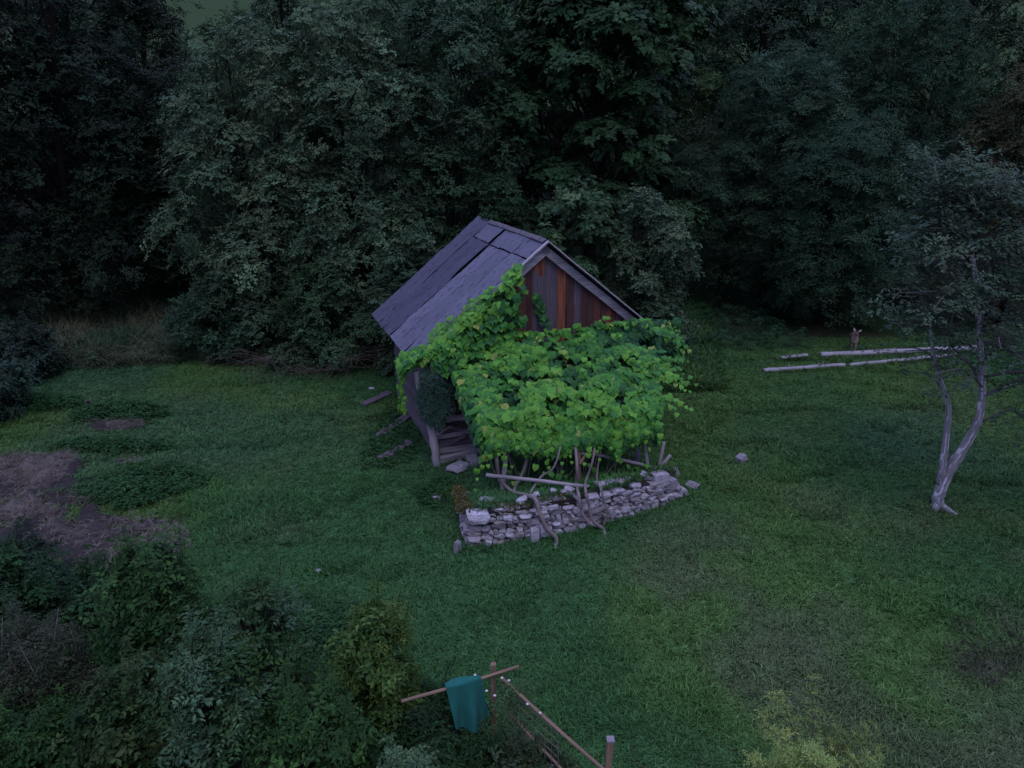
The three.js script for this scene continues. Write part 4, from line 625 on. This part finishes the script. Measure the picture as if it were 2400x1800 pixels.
    for (let k = 0; k < nn; k++) { const q = o.clone().addScaledVector(d, k).add(V((R() - 0.5) * 0.09, -0.012 * k * k * 0.4 + (R() - 0.5) * 0.05, (R() - 0.5) * 0.09)); add(q, e === 0 ? nFront : nTop, lerp(0.17, 0.08, k / nn), 0.25 + 0.5 * k / nn, -0.05); }
  }
  for (let i = 0; i < 60; i++) { const p = V(lerp(-0.3, 2.4, R()), 0, 0); p.z = -10.25 - 0.36 * p.x - 0.6 * R(); p.y = groundY(p.x, p.z) + 0.05 + 0.45 * R() ** 2; add(p, nTop, 0.11, 0.5 * R(), -0.2); }
  // lay every leaf: tip down the slope it grows on, the outermost 300 as leaves of their own
  const eye = camera.position;
  leaves.forEach((l) => { l.rank = l.out + 0.25 * R() + (l.s - 0.18) * 3 - 0.04 * l.p.distanceTo(eye) + 0.3 * l.n.dot(eye.clone().sub(l.p).normalize()); });
  const best = new Set([...leaves].sort((a, b) => b.rank - a.rank).slice(0, 300)), rest = [[], [], [], [], []];
  for (const l of leaves) {
    const down = V((R() - 0.5) * 0.9, -1, 0.25 + (R() - 0.5) * 0.5), y = down.addScaledVector(l.n, -down.dot(l.n)).normalize().negate(), x = V(0, 0, 0).crossVectors(y, l.n).normalize(), mx = new THREE.Matrix4().makeBasis(x, y, l.n).scale(V(l.s, l.s, l.s)).setPosition(l.p);
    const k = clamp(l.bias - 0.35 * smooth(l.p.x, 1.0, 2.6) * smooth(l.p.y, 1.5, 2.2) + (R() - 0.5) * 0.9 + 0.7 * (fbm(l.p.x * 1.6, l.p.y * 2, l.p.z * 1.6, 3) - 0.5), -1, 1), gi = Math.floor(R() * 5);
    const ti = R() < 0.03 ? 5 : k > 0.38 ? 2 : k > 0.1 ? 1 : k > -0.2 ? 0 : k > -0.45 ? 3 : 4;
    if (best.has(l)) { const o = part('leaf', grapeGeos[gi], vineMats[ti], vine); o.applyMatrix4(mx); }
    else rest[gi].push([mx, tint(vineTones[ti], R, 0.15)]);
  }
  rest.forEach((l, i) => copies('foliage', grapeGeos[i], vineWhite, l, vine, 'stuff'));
  // old twisted stems over bank and wall, thin shoots under the canopy
  const stem = (pts, r0, r1, seed) => part('stem', tube(pts.map((p) => V(...p)), r0, r1, 36, 7, 0.25, seed), M.vineBark, vine);
  stem([[-0.3, 1.3, -10.85], [-0.25, 1.05, -10.56], [-0.21, 0.67, -10.65], [-0.04, 0.52, -10.48], [0.24, 0.62, -10.1], [0.38, 0.74, -9.7], [0.43, 0.56, -9.66], [0.55, 0.27, -9.66], [0.7, 0.08, -9.68], [0.66, 0.0, -9.5]], 0.028, 0.036, 2);
  stem([[1.05, 1.25, -10.8], [1.07, 0.9, -10.5], [1.08, 0.58, -10.6], [1.06, 0.68, -9.98], [1.13, 0.36, -9.97], [1.27, 0.16, -9.98], [1.47, 0.04, -10.08], [1.5, -0.02, -9.82]], 0.022, 0.030, 3);
  stem([[1.42, 1.25, -10.98], [1.35, 0.9, -10.75], [1.26, 0.58, -10.74], [1.17, 0.74, -10.0], [1.24, 0.45, -10.0], [1.29, 0.24, -10.0], [1.45, 0.05, -10.05]], 0.02, 0.028, 4);
  stem([[1.55, 1.15, -11.1], [1.45, 0.58, -10.86], [1.43, 0.7, -10.13], [1.49, 0.48, -10.12], [1.55, 0.29, -10.13], [1.5, 0.05, -10.14]], 0.014, 0.02, 5);
  stem([[0.3, 1.3, -10.9], [0.25, 1.0, -10.74], [0.18, 0.72, -10.71], [0.08, 0.56, -10.6], [0.02, 0.55, -10.3]], 0.02, 0.026, 6);
  stem([[0.82, 1.25, -10.8], [0.76, 1.05, -10.62], [0.67, 0.85, -10.58], [0.5, 0.72, -10.58], [0.35, 0.6, -10.39], [0.25, 0.58, -10.05]], 0.014, 0.02, 7);
  const thin = []; for (let i = 0; i < 26; i++) { const x = lerp(-0.2, 2.2, R()), z = -10.4 - 0.36 * x - 0.5 * R(), b = V(x, groundY(x, z), z), e = V(x + (R() - 0.5) * 0.6, 1.15, z - 0.1 + 0.3 * (R() - 0.5)); thin.push(tube([b, b.clone().lerp(e, 0.5).add(V((R() - 0.5) * 0.3, 0, (R() - 0.5) * 0.2)), e], 0.007, 0.005, 10, 4)); }
  for (const [lx, y, z] of [[-2.5, 2.3, 0.1], [-1.4, 3.1, 0.08]]) thin.push(tube([shedWorld(-2.4, 0.9, 0.2), shedWorld(lx, y, z), shedWorld(-0.5, 3.7, 0.06)], 0.012, 0.006, 14, 5));
  part('shoots', mergeGeometries(thin), M.vineBark, vine);
}
// creeper on the left corner of the shed
{
  const R = rng(809), t = thing('creeper', 'dark blue-green creeper hanging at the left front corner of the shed', 'creeper', shedWorld(-2.3, 0, 0.1).toArray(), TURN), list = [[], []];
  for (let i = 0; i < 190; i++) { const v = R(), w = (0.16 + 0.26 * fbm(v * 5, 2, 3, 3)) * Math.sin(Math.PI * (0.12 + 0.85 * v)) + 0.04, p = V(-0.02 + (R() * 2 - 1) * w + 0.08 * v - 0.05, 1.98 - 1.05 * v, 0.06 + 0.14 * R()); list[i % 2].push([basis(p, V((R() - 0.5) * 1.4, 0.5, 0.75), R() * 6, 0.4 + 0.35 * R()), tint(mix3([0.035, 0.085, 0.05], [0.06, 0.115, 0.075], R()), R)]); }
  part('stem', mergeGeometries([0, 1, 2].map((k) => tube([V(0.05 + 0.06 * k, 0.75, 0.06), V(-0.02 + 0.05 * k, 1.4, 0.1), V(-0.12 + 0.1 * k, 2.0, 0.06)], 0.012, 0.006, 8, 5))), M.vineBark, t);
  list.forEach((l, i) => copies('foliage', SPRAY.fine[i], leafMat, l, t, 'stuff'));
}

// ---------------------------------------------------------------- grass, weeds, bed plants, straw
function tuft(n, l, w, spread, lie, seed) {
  const R = rng(seed), pos = [], cl = [];
  for (let i = 0; i < n; i++) {
    const a = R() * 6.28, b = V((R() - 0.5) * spread, 0, (R() - 0.5) * spread), len = l * (0.55 + 0.6 * R()), k = lie * (0.4 + R()), d = V(Math.cos(a) * k, 1, Math.sin(a) * k).normalize(), s = V(-Math.sin(a), 0, Math.cos(a)).multiplyScalar(w / 2);
    const m = b.clone().addScaledVector(d, len * 0.55), tip = b.clone().addScaledVector(d, len * 0.9).add(V(Math.cos(a) * len * 0.4 * lie, -0.08 * len, Math.sin(a) * len * 0.4 * lie)), c = 0.7 + 0.6 * R();
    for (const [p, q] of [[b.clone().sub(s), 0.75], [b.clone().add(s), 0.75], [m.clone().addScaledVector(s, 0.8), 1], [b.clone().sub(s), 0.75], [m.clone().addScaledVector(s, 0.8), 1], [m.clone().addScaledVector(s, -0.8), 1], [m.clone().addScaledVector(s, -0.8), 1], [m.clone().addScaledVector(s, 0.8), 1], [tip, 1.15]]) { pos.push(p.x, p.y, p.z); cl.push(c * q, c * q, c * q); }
  }
  const g = new THREE.BufferGeometry(); g.setAttribute('position', new THREE.Float32BufferAttribute(pos, 3)); g.setAttribute('color', new THREE.Float32BufferAttribute(cl, 3)); g.computeVertexNormals(); return g;
}
{
  const R = rng(900), A = [], B = [], C = [];
  const visible = (x, z) => Math.abs(x) < 3.2 + -z * 0.78;
  for (let i = 0; i < 420000 && A.length + B.length < 165000; i++) {
    const z = -4.6 - 16.5 * Math.pow(R(), 0.9), x = (R() * 2 - 1) * (3.2 - z * 0.78); if (!visible(x, z) || inShed(x, z)) continue;
    const [m] = bedAt(x, z); if (x < -5 && m > 0.15 + 0.8 * R() && fbm(x * 2.3, z * 2.3, 71, 3) < 0.6) continue;
    const y = groundY(x, z), onT = terraceY(x, z) > 0.1; if (x > -0.8 && x < 3.1 && z < wallZ(x) + 0.06 && z > wallZ(x) - 0.16) continue;
    const long = fbm(x * 1.1, z * 1.1, 41, 3), rank = long > 0.64 || (onT && R() < 0.6), c = swardColor(x, z, R());
    const nearWall = x > -0.9 && x < 3.2 && z > wallZ(x) && z < wallZ(x) + 0.18;
    (rank || nearWall ? B : A).push([basis(V(x, y - 0.01, z), V((R() - 0.5) * 0.5, 1, (R() - 0.5) * 0.5), R() * 6.28, (rank || nearWall ? 0.9 : 0.8) + 0.5 * R()), col(c)]);
    if (R() < 0.16) C.push([basis(V(x, y + 0.01, z), V((R() - 0.5) * 0.5, 1, (R() - 0.5) * 0.5), R() * 6.28, 0.26 + 0.34 * R(), 0.2), col([c[0] * 1.15, c[1] * 1.1, c[2] * 1.3])]);
  }
  for (let i = 0; i < 9000; i++) { const z = -5.5 - 12 * R(), x = (R() * 2 - 1) * (3 - z * 0.74); if (inShed(x, z) || (x < -5 && bedAt(x, z)[0] > 0.2)) continue; const f = fbm(x * 1.7, z * 1.7, 61, 3) + 0.12 * Math.exp(-((x - 0.5) ** 2 + (z + 9.3) ** 2) / 4) - 0.05 * smooth(x, 0, 3); if (f < 0.64 || R() < 0.35) continue; if (x > -0.9 && x < 3.2 && z < wallZ(x) + 0.05 && z > wallZ(x) - 0.2) continue; const c = swardColor(x, z, 0.6 + 0.4 * R()); B.push([basis(V(x, groundY(x, z), z), V((R() - 0.5) * 0.5, 1, (R() - 0.5) * 0.5), R() * 6.28, 0.9 + 0.6 * R()), col([c[0] * 1.05, c[1] * 1.12, c[2]])]); }
  for (let i = 0; i < 16000; i++) { const z = -16.5 - 14 * R(), x = 2.9 + (2.2 + 0.22 * (-z - 16)) * R(); if (inShed(x, z)) continue; const c = swardColor(x, z, R()); B.push([basis(V(x, groundY(x, z), z), V((R() - 0.5) * 0.7, 1, (R() - 0.5) * 0.7), R() * 6.28, 1.3 + 1.2 * R()), col([c[0] * 0.75, c[1] * 0.75, c[2] * 0.8])]); }
  for (const [x0, z0, x1, z1] of [[6.72, -17.95, 9.08, -18.4], [9.25, -18.44, 12.6, -19.25], [8.75, -19.2, 13.6, -19.85], [7.55, -19.02, 8.35, -19.14]]) for (let i = 0; i < 220; i++) { const f = R(), x = lerp(x0, x1, f) + (R() - 0.5) * 0.2, z = lerp(z0, z1, f) + (R() - 0.35) * 0.3; B.push([basis(V(x, groundY(x, z), z), V((R() - 0.5) * 0.6, 1, (R() - 0.5) * 0.6), R() * 6.28, 0.8 + 0.7 * R() * fbm(f * 9, x0, 3, 2) * 2), col(swardColor(x, z, R()))]); }
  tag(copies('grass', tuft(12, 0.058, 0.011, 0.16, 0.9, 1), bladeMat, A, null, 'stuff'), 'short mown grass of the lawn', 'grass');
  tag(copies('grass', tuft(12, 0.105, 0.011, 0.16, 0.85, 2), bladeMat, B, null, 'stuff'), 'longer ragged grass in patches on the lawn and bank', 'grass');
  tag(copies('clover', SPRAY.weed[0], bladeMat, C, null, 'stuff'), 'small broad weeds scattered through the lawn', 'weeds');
  // rank dry grass along the left wood edge and the dim slope right of the roof
  const T = [], D = [];
  for (let i = 0; i < 9000; i++) {
    const left = R() < 0.55, x = left ? lerp(-17, -3.6, R()) : lerp(3.2, 8.8, R()), z = left ? -17.9 - 1.1 * fbm(x, 2, 2, 2) - 8 * Math.pow(R(), 1.1) : -16.8 - 0.25 * Math.abs(x - 3.5) - 12 * R(); if (inShed(x, z) || (!left && x > 5.2 && z > -19.8)) continue;
    const dry = fbm(x * 0.6, z * 0.6, 51, 3) + (left ? 0.06 : -0.08), c = mix3([0.034, 0.070, 0.032], [0.100, 0.105, 0.058], smooth(dry, 0.5, 0.66) * (left ? 1 : 0.6)), edge = left ? smooth(-z, 17.6, 19.5) : smooth(-z, 17, 21);
    T.push([basis(V(x, groundY(x, z), z), V((R() - 0.5) * 0.9, 1, (R() - 0.5) * 0.9), R() * 6.28, (0.35 + 0.75 * edge) * (left ? 1 : 0.32) * (0.6 + 0.7 * R())), col(c)]);
    if (R() < (left ? 0.6 : 0.12)) D.push([basis(V(x, groundY(x, z) + 0.12 + 0.3 * edge * R(), z), V((R() - 0.5), 1, (R() - 0.5)), R() * 6.28, 0.7 + 0.6 * R()), col([c[0] * 0.8, c[1] * 1.15, c[2]])]);
  }
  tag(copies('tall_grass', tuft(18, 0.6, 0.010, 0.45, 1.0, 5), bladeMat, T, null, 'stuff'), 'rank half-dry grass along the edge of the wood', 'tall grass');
  tag(copies('undergrowth', SPRAY.weed[1], leafMat, D, null, 'stuff'), 'leafy weeds among the rank grass', 'weeds');
  // beds of leafy plants beside the soil
  const beds = [['low leafy crop in a broad patch right of the bare soil', -6.75, -11.5, 1.15, 0.95, 0.30], ['low leafy crop in a strip behind the pale mulch', -8.9, -14.9, 1.1, 0.6, 0.35], ['low leafy crop between the two strips of mulch', -8.2, -13.2, 1.3, 0.35, 0.25], ['leafy ground cover under the left wall of the shed', -2.5, -13.6, 0.6, 1.5, 0.08], ['leafy ground cover left of the mossy bank', -1.4, -11.3, 0.35, 0.6, 0.10], ['leafy ground cover at the edge of the corner bushes', -2.9, -7.6, 1.3, 0.6, 0.2], ['dim leafy crop at the back of the garden', -11.0, -15.5, 1.0, 0.5, 0.35]];
  for (const [label, cx, cz, rx, rz, h] of beds) {
    const l = [], n = Math.round(rx * rz * 420);
    for (let i = 0; i < n; i++) { const a = R() * 6.28, r = Math.sqrt(R()) * (0.55 + 1.3 * (fbm(Math.cos(a) * 2.2 + cx, Math.sin(a) * 2.2, cz, 4) - 0.2)) + 0.25 * R() * R(), x = cx + Math.cos(a) * r * rx, z = cz + Math.sin(a) * r * rz; if (inShed(x, z)) continue; l.push([basis(V(x, groundY(x, z) + h * (1.05 - r * r * 0.8) * (0.5 + 0.5 * R()), z), V((R() - 0.5) * 0.8, 1, (R() - 0.5) * 0.8), R() * 6.28, 0.55 + 0.4 * R()), tint(mix3([0.024, 0.082, 0.024], [0.038, 0.108, 0.026], R()), R)]); }
    tag(copies('leafy_ground_cover', SPRAY.weed[cx < -5 ? 0 : 1], leafMat, l, null, 'stuff'), label, 'ground cover');
  }
  const S = [];
  for (let i = 0; i < 60000 && S.length < 6500; i++) { const x = lerp(-14, -5, R()), z = lerp(-7.5, -17.5, R()), [m, dk] = bedAt(x, z); if (m < 0.4 || R() < dk * 0.8 || fbm(x * 1.5, z * 1.5, 14, 5) < 0.47 + 0.06 * R()) continue; S.push([basis(V(x, landY(x, z) + 0.05 + 0.06 * R(), z), V((R() - 0.5) * 1.2, 0.9, (R() - 0.5) * 1.2), R() * 6.28, 0.5 + 0.8 * R()), col(mix3([0.075, 0.062, 0.048], [0.20, 0.168, 0.132], R()))]); }
  tag(copies('straw_mulch', tuft(8, 0.07, 0.007, 0.16, 3.0, 9), bladeMat, S, null, 'stuff'), 'dry straw mulch on the garden soil', 'straw');
  const Q = []; for (let i = 0; i < 420; i++) { const a = R() * 6.28, r = Math.sqrt(R()), x = 6.1 + Math.cos(a) * r * 0.75, z = -7.0 + Math.sin(a) * r * 0.8; if (fbm(x * 2, z * 2, 3, 3) < 0.45) continue; Q.push([basis(V(x, groundY(x, z), z), V((R() - 0.5) * 2, 1, (R() - 0.5) * 2), R() * 6.28, 0.7 + 0.7 * R()), col(mix3([0.040, 0.055, 0.026], [0.085, 0.085, 0.052], R()))]); }
  tag(copies('dry_weeds', tuft(9, 0.11, 0.009, 0.2, 1.6, 12), bladeMat, Q, null, 'stuff'), 'pale withered weeds at the lower right edge of the lawn', 'dry weeds');
}

// ---------------------------------------------------------------- brushwood heaps by the hazels
[['brushwood heap farthest left of the shed, twigs arching onto the grass', -6.3, -17.5, 0.95, 30, 5], ['small dark brushwood heap between the other two', -4.8, -17.3, 0.7, 20, 6], ['pale brushwood heap nearest the roof corner', -3.6, -17.9, 1.05, 38, 7]].forEach(([label, x, z, r, n, seed]) => {
  const R = rng(seed), t = thing('brushwood_heap', label, 'brushwood', [x, groundY(x, z), z]), g = [];
  for (let i = 0; i < n; i++) { const a = R() * 6.28, l = r * (0.6 + 1.1 * R()), b = V((R() - 0.5) * r, 0.1 + 0.6 * R() * r, (R() - 0.5) * r * 0.6 - 0.2), d = V(Math.cos(a), 0.55 - 0.7 * R(), Math.abs(Math.sin(a)) * 0.9 - 0.2), m = b.clone().addScaledVector(d, l * 0.5).add(V((R() - 0.5) * 0.3 * l, 0.1 * (R() - 0.3) * l, (R() - 0.5) * 0.3 * l)), e = b.clone().addScaledVector(d, l); e.y = Math.max(0.03, e.y - 0.4 * R() * l); g.push(tube([b, m, e], 0.007, 0.004, 8, 4)); if (R() < 0.5) g.push(tube([m, m.clone().lerp(e, 0.6).add(V((R() - 0.5) * 0.4, 0.1, (R() - 0.5) * 0.3)), m.clone().lerp(e, 0.9).add(V((R() - 0.5) * 0.7, 0, (R() - 0.5) * 0.5))], 0.006, 0.003, 6, 4)); }
  part('twigs', mergeGeometries(g), M.brush, t, 'stuff');
});

// ---------------------------------------------------------------- garden fence, cloth, white scrap
{
  const t = thing('garden_fence', 'low wire-mesh garden fence of rusty poles at the bottom edge', 'fence');
  const bar = (name, a, b, r, m, seed) => part(name, tube([V(...a), V(...a).lerp(V(...b), 0.5).add(V(0, -0.012, 0)), V(...b)], r, r * 0.92, 14, 8, 0.1, seed), m, t);
  part('post', boxUV(new THREE.BoxGeometry(0.05, 1.05, 0.05).translate(-0.19, 0.525, -5.82), 'y', 0, 0), M.rust, t);
  part('post', boxUV(new THREE.BoxGeometry(0.055, 1.02, 0.055).rotateZ(-0.03).translate(0.87, 0.5, -4.9), 'y', 0, 0), M.rust, t);
  part('post_cap', new THREE.BoxGeometry(0.066, 0.02, 0.066).translate(0.885, 1.02, -4.9), M.paleBoard, t);
  bar('rail', [-1.07, 0.97, -5.40], [0.07, 1.0, -5.84], 0.017, M.rust, 3);
  bar('rail', [-0.11, 0.93, -5.76], [0.86, 0.9, -4.62], 0.017, M.rust, 4);
  bar('rail', [-0.03, 0.52, -5.7], [0.86, 0.42, -4.62], 0.014, M.rust, 5);
  const w = [], line = (a, b) => w.push(tube([a, a.clone().lerp(b, 0.5).add(V(0.004, 0, 0.004)), b], 0.0030, 0.0030, 4, 4)), A = V(-0.11, 0, -5.76), B = V(0.86, 0, -4.62);
  for (let i = 0; i <= 9; i++) { const p = A.clone().lerp(B, i / 16); line(V(p.x, 0.02, p.z), V(p.x, 0.9, p.z)); }
  for (let k = 1; k <= 9; k++) line(V(A.x, k * 0.095, A.z), V(lerp(A.x, B.x, 9 / 16), k * 0.095, lerp(A.z, B.z, 9 / 16)));
  part('wire_mesh', mergeGeometries(w), mat([0.15, 0.115, 0.08], 0.8), t);
}
{
  const t = thing('blue_cloth', 'teal-blue cloth hung over the left fence rail', 'cloth'), g = new THREE.PlaneGeometry(1, 1, 22, 34);
  const A = V(-0.66, 1.0, -5.565), B = V(-0.32, 1.0, -5.70), out = V(0.36, 0, 0.93);
  bend(g, (v) => { const u = v.x + 0.5, s = 0.5 - v.y; const P = A.clone().lerp(B, u); const round = 0.10 * Math.pow(Math.abs(u * 2 - 1), 3); let d = s * (0.68 - round) - 0.12; const wav = 0.05 * Math.sin(u * 11 + d * 4) * smooth(d, 0, 0.5) + 0.02 * (fbm(u * 4, d * 4, 2, 2) - 0.5); if (d < 0) P.addScaledVector(out, -0.03 - 0.02 * Math.sin(u * 5)).add(V(0, d, 0)).add(V(0, 0.02, 0)); else P.addScaledVector(out, 0.024 + wav + 0.10 * d).add(V(0.13 * d, 0.02 - d, 0)); v.copy(P); });
  const weave = tex(128, 128, (u, v) => { const k = 0.8 + 0.35 * tileFbm(u, v, 40, 40, 5, 2) + 0.15 * (tileFbm(u, v, 5, 5, 8, 3) - 0.5); return [k, k, k]; }); weave.repeat.set(2, 3);
  part('sheet', g, new THREE.MeshStandardMaterial({ color: col([0.006, 0.105, 0.078]), map: weave, roughness: 0.95, side: THREE.DoubleSide }), t);
}
{
  const t = thing('plastic_scrap', 'crumpled whitish-blue plastic scrap on the ground inside the fence', 'plastic', [0.38, 0.3, -5.12]), g = new THREE.IcosahedronGeometry(0.12, 3);
  bend(g, (v) => { const k = 0.55 + 0.9 * fbm(v.x * 14 + 4, v.y * 14, v.z * 14, 3); v.multiplyScalar(k); v.y *= 0.5; v.x *= 0.75; v.z *= 1.2; });
  part('film', g, mat([0.55, 0.56, 0.62], 0.45), t);
}
{
  const R = rng(77), t = thing('bindweed', 'bindweed with small white flowers on the fence corner', 'climbing plant', [-0.15, 0.95, -5.75]), list = [[], []];
  for (let i = 0; i < 44; i++) list[i % 2].push([basis(V((R() - 0.15) * 0.4, -0.45 * R() ** 1.4, (R() - 0.3) * 0.4), V(R() - 0.5, 1, R() - 0.2), R() * 6, 0.28 + 0.2 * R()), tint([0.05, 0.10, 0.03], R)]);
  list.forEach((l, i) => copies('foliage', SPRAY.weed[i], leafMat, l, t, 'stuff'));
  const fg = new THREE.ConeGeometry(0.015, 0.018, 7, 1, true).rotateX(Math.PI), fm = mat([0.5, 0.5, 0.47], 0.8);
  for (const [x, y, z] of [[0.05, 0.05, 0.08], [-0.02, -0.02, 0.24], [-0.1, 0.0, 0.2], [0.12, 0.0, 0.06], [0.3, -0.01, 0.36], [-0.22, 0.06, 0.05], [0.42, -0.02, 0.46], [-0.26, 0.04, 0.1]]) part('flower', fg, fm, t).position.set(x, y, z);
}

// ---------------------------------------------------------------- the deer
{
  const x = 9.85, z = -19.62, deer = thing('deer', 'small brown deer facing the camera behind the long pale log', 'deer', [x, groundY(x, z), z], -0.40), S = 0.98;
  const J = [[[0, .43, .0, .095], [0, .42, -.28, .098]], [[0, .42, -.28, .098], [0, .45, -.42, .085]], [[0, .36, .03, .075], [0, .40, -.1, .085]], [[0, .46, .05, .072], [.012, .60, .10, .043]], [[.012, .625, .105, .045], [.03, .605, .17, .030]], [[.03, .605, .17, .030], [.045, .585, .225, .019]],
    [[.055, .40, .03, .05], [.05, .22, .05, .021]], [[.05, .22, .05, .021], [.047, .03, .045, .014]], [[-.055, .40, .02, .05], [-.05, .22, .03, .021]], [[-.05, .22, .03, .021], [-.052, .03, .02, .014]],
    [[.06, .42, -.40, .07], [.066, .29, -.34, .042]], [[.066, .29, -.34, .042], [.062, .19, -.46, .019]], [[.062, .19, -.46, .019], [.06, .03, -.44, .013]], [[-.06, .42, -.40, .07], [-.066, .29, -.33, .042]], [[-.066, .29, -.33, .042], [-.062, .19, -.45, .019]], [[-.062, .19, -.45, .019], [-.06, .03, -.42, .013]], [[0, .48, -.49, .03], [0, .42, -.53, .015]]];
  const N = 84, c0 = V(0, 0.36, -0.14), half = 0.46, mc = new MarchingCubes(N, bladeMat, false, false, 60000); mc.isolation = 0;
  const P = V(0, 0, 0), a = V(0, 0, 0), d = V(0, 0, 0);
  for (let k = 0; k < N; k++) for (let j = 0; j < N; j++) for (let i = 0; i < N; i++) {
    P.set((i - N / 2) / (N / 2) * half + c0.x, (j - N / 2) / (N / 2) * half + c0.y, (k - N / 2) / (N / 2) * half + c0.z); let f = 1;
    for (const [A, B] of J) { a.set(A[0], A[1], A[2]); d.set(B[0] - A[0], B[1] - A[1], B[2] - A[2]); const t = clamp((P.x - a.x) * d.x / d.lengthSq() + (P.y - a.y) * d.y / d.lengthSq() + (P.z - a.z) * d.z / d.lengthSq(), 0, 1), q = Math.hypot(P.x - a.x - d.x * t, P.y - a.y - d.y * t, P.z - a.z - d.z * t) - lerp(A[3], B[3], t), kk = 0.025, hh = Math.max(kk - Math.abs(f - q), 0) / kk; f = Math.min(f, q) - hh * hh * kk / 4; }
    mc.field[k * N * N + j * N + i] = -f;
  }
  mc.update();
  const n = mc.count, pos = new Float32Array(mc.positionArray.subarray(0, n * 3)), nor = new Float32Array(mc.normalArray.subarray(0, n * 3)), cl = new Float32Array(n * 3);
  for (let i = 0; i < n; i++) {
    for (let c = 0; c < 3; c++) pos[i * 3 + c] = pos[i * 3 + c] * half + [c0.x, c0.y, c0.z][c];
    const [px, py, pz] = [pos[i * 3], pos[i * 3 + 1], pos[i * 3 + 2]], front = smooth(pz, -0.02, 0.09) * (py < 0.6 ? 1 : 0), c = mix3(mix3([0.085, 0.053, 0.034], [0.24, 0.175, 0.13], front), [0.04, 0.032, 0.03], pz > 0.215 || (py < 0.05) ? 1 : 0); cl.set(c, i * 3);
  }
  const body = new THREE.BufferGeometry(); body.setAttribute('position', new THREE.BufferAttribute(pos, 3)); body.setAttribute('normal', new THREE.BufferAttribute(nor, 3)); body.setAttribute('color', new THREE.BufferAttribute(cl, 3));
  const ear = (sx, tilt) => { const g = new THREE.SphereGeometry(1, 12, 10).toNonIndexed(); g.deleteAttribute('uv'); bend(g, (v) => { const t = (v.y + 1) / 2, r = Math.pow(Math.sin(Math.PI * Math.min(0.98, 0.1 + 0.88 * t)), 0.8); v.set(v.x * 0.034 * r, t * 0.15, v.z * 0.012 * r - 0.012 * (1 - Math.abs(v.x)) * (v.z > 0 ? 1 : 0)); }); const q = g.attributes.position.count, c = new Float32Array(q * 3); for (let i = 0; i < q; i++) c.set(g.attributes.position.getZ(i) > -0.004 ? [0.30, 0.27, 0.25] : [0.1, 0.075, 0.06], i * 3); g.setAttribute('color', new THREE.BufferAttribute(c, 3)); g.rotateZ(-tilt).translate(0.012 + sx * 0.03, 0.645, 0.095); return g; };
  const flat = (g) => (g.index ? g.toNonIndexed() : g);
  part('body', mergeGeometries([body, flat(ear(-1, -0.45)), flat(ear(1, 0.85))]), new THREE.MeshStandardMaterial({ vertexColors: true, roughness: 0.9 }), deer);
  for (const sx of [-1, 1]) part('eye', new THREE.SphereGeometry(0.0085, 8, 6).translate(0.02 + sx * 0.036, 0.63, 0.135), mat([0.01, 0.01, 0.01], 0.2), deer);
  deer.scale.setScalar(S);
}

renderer.render(scene, camera);
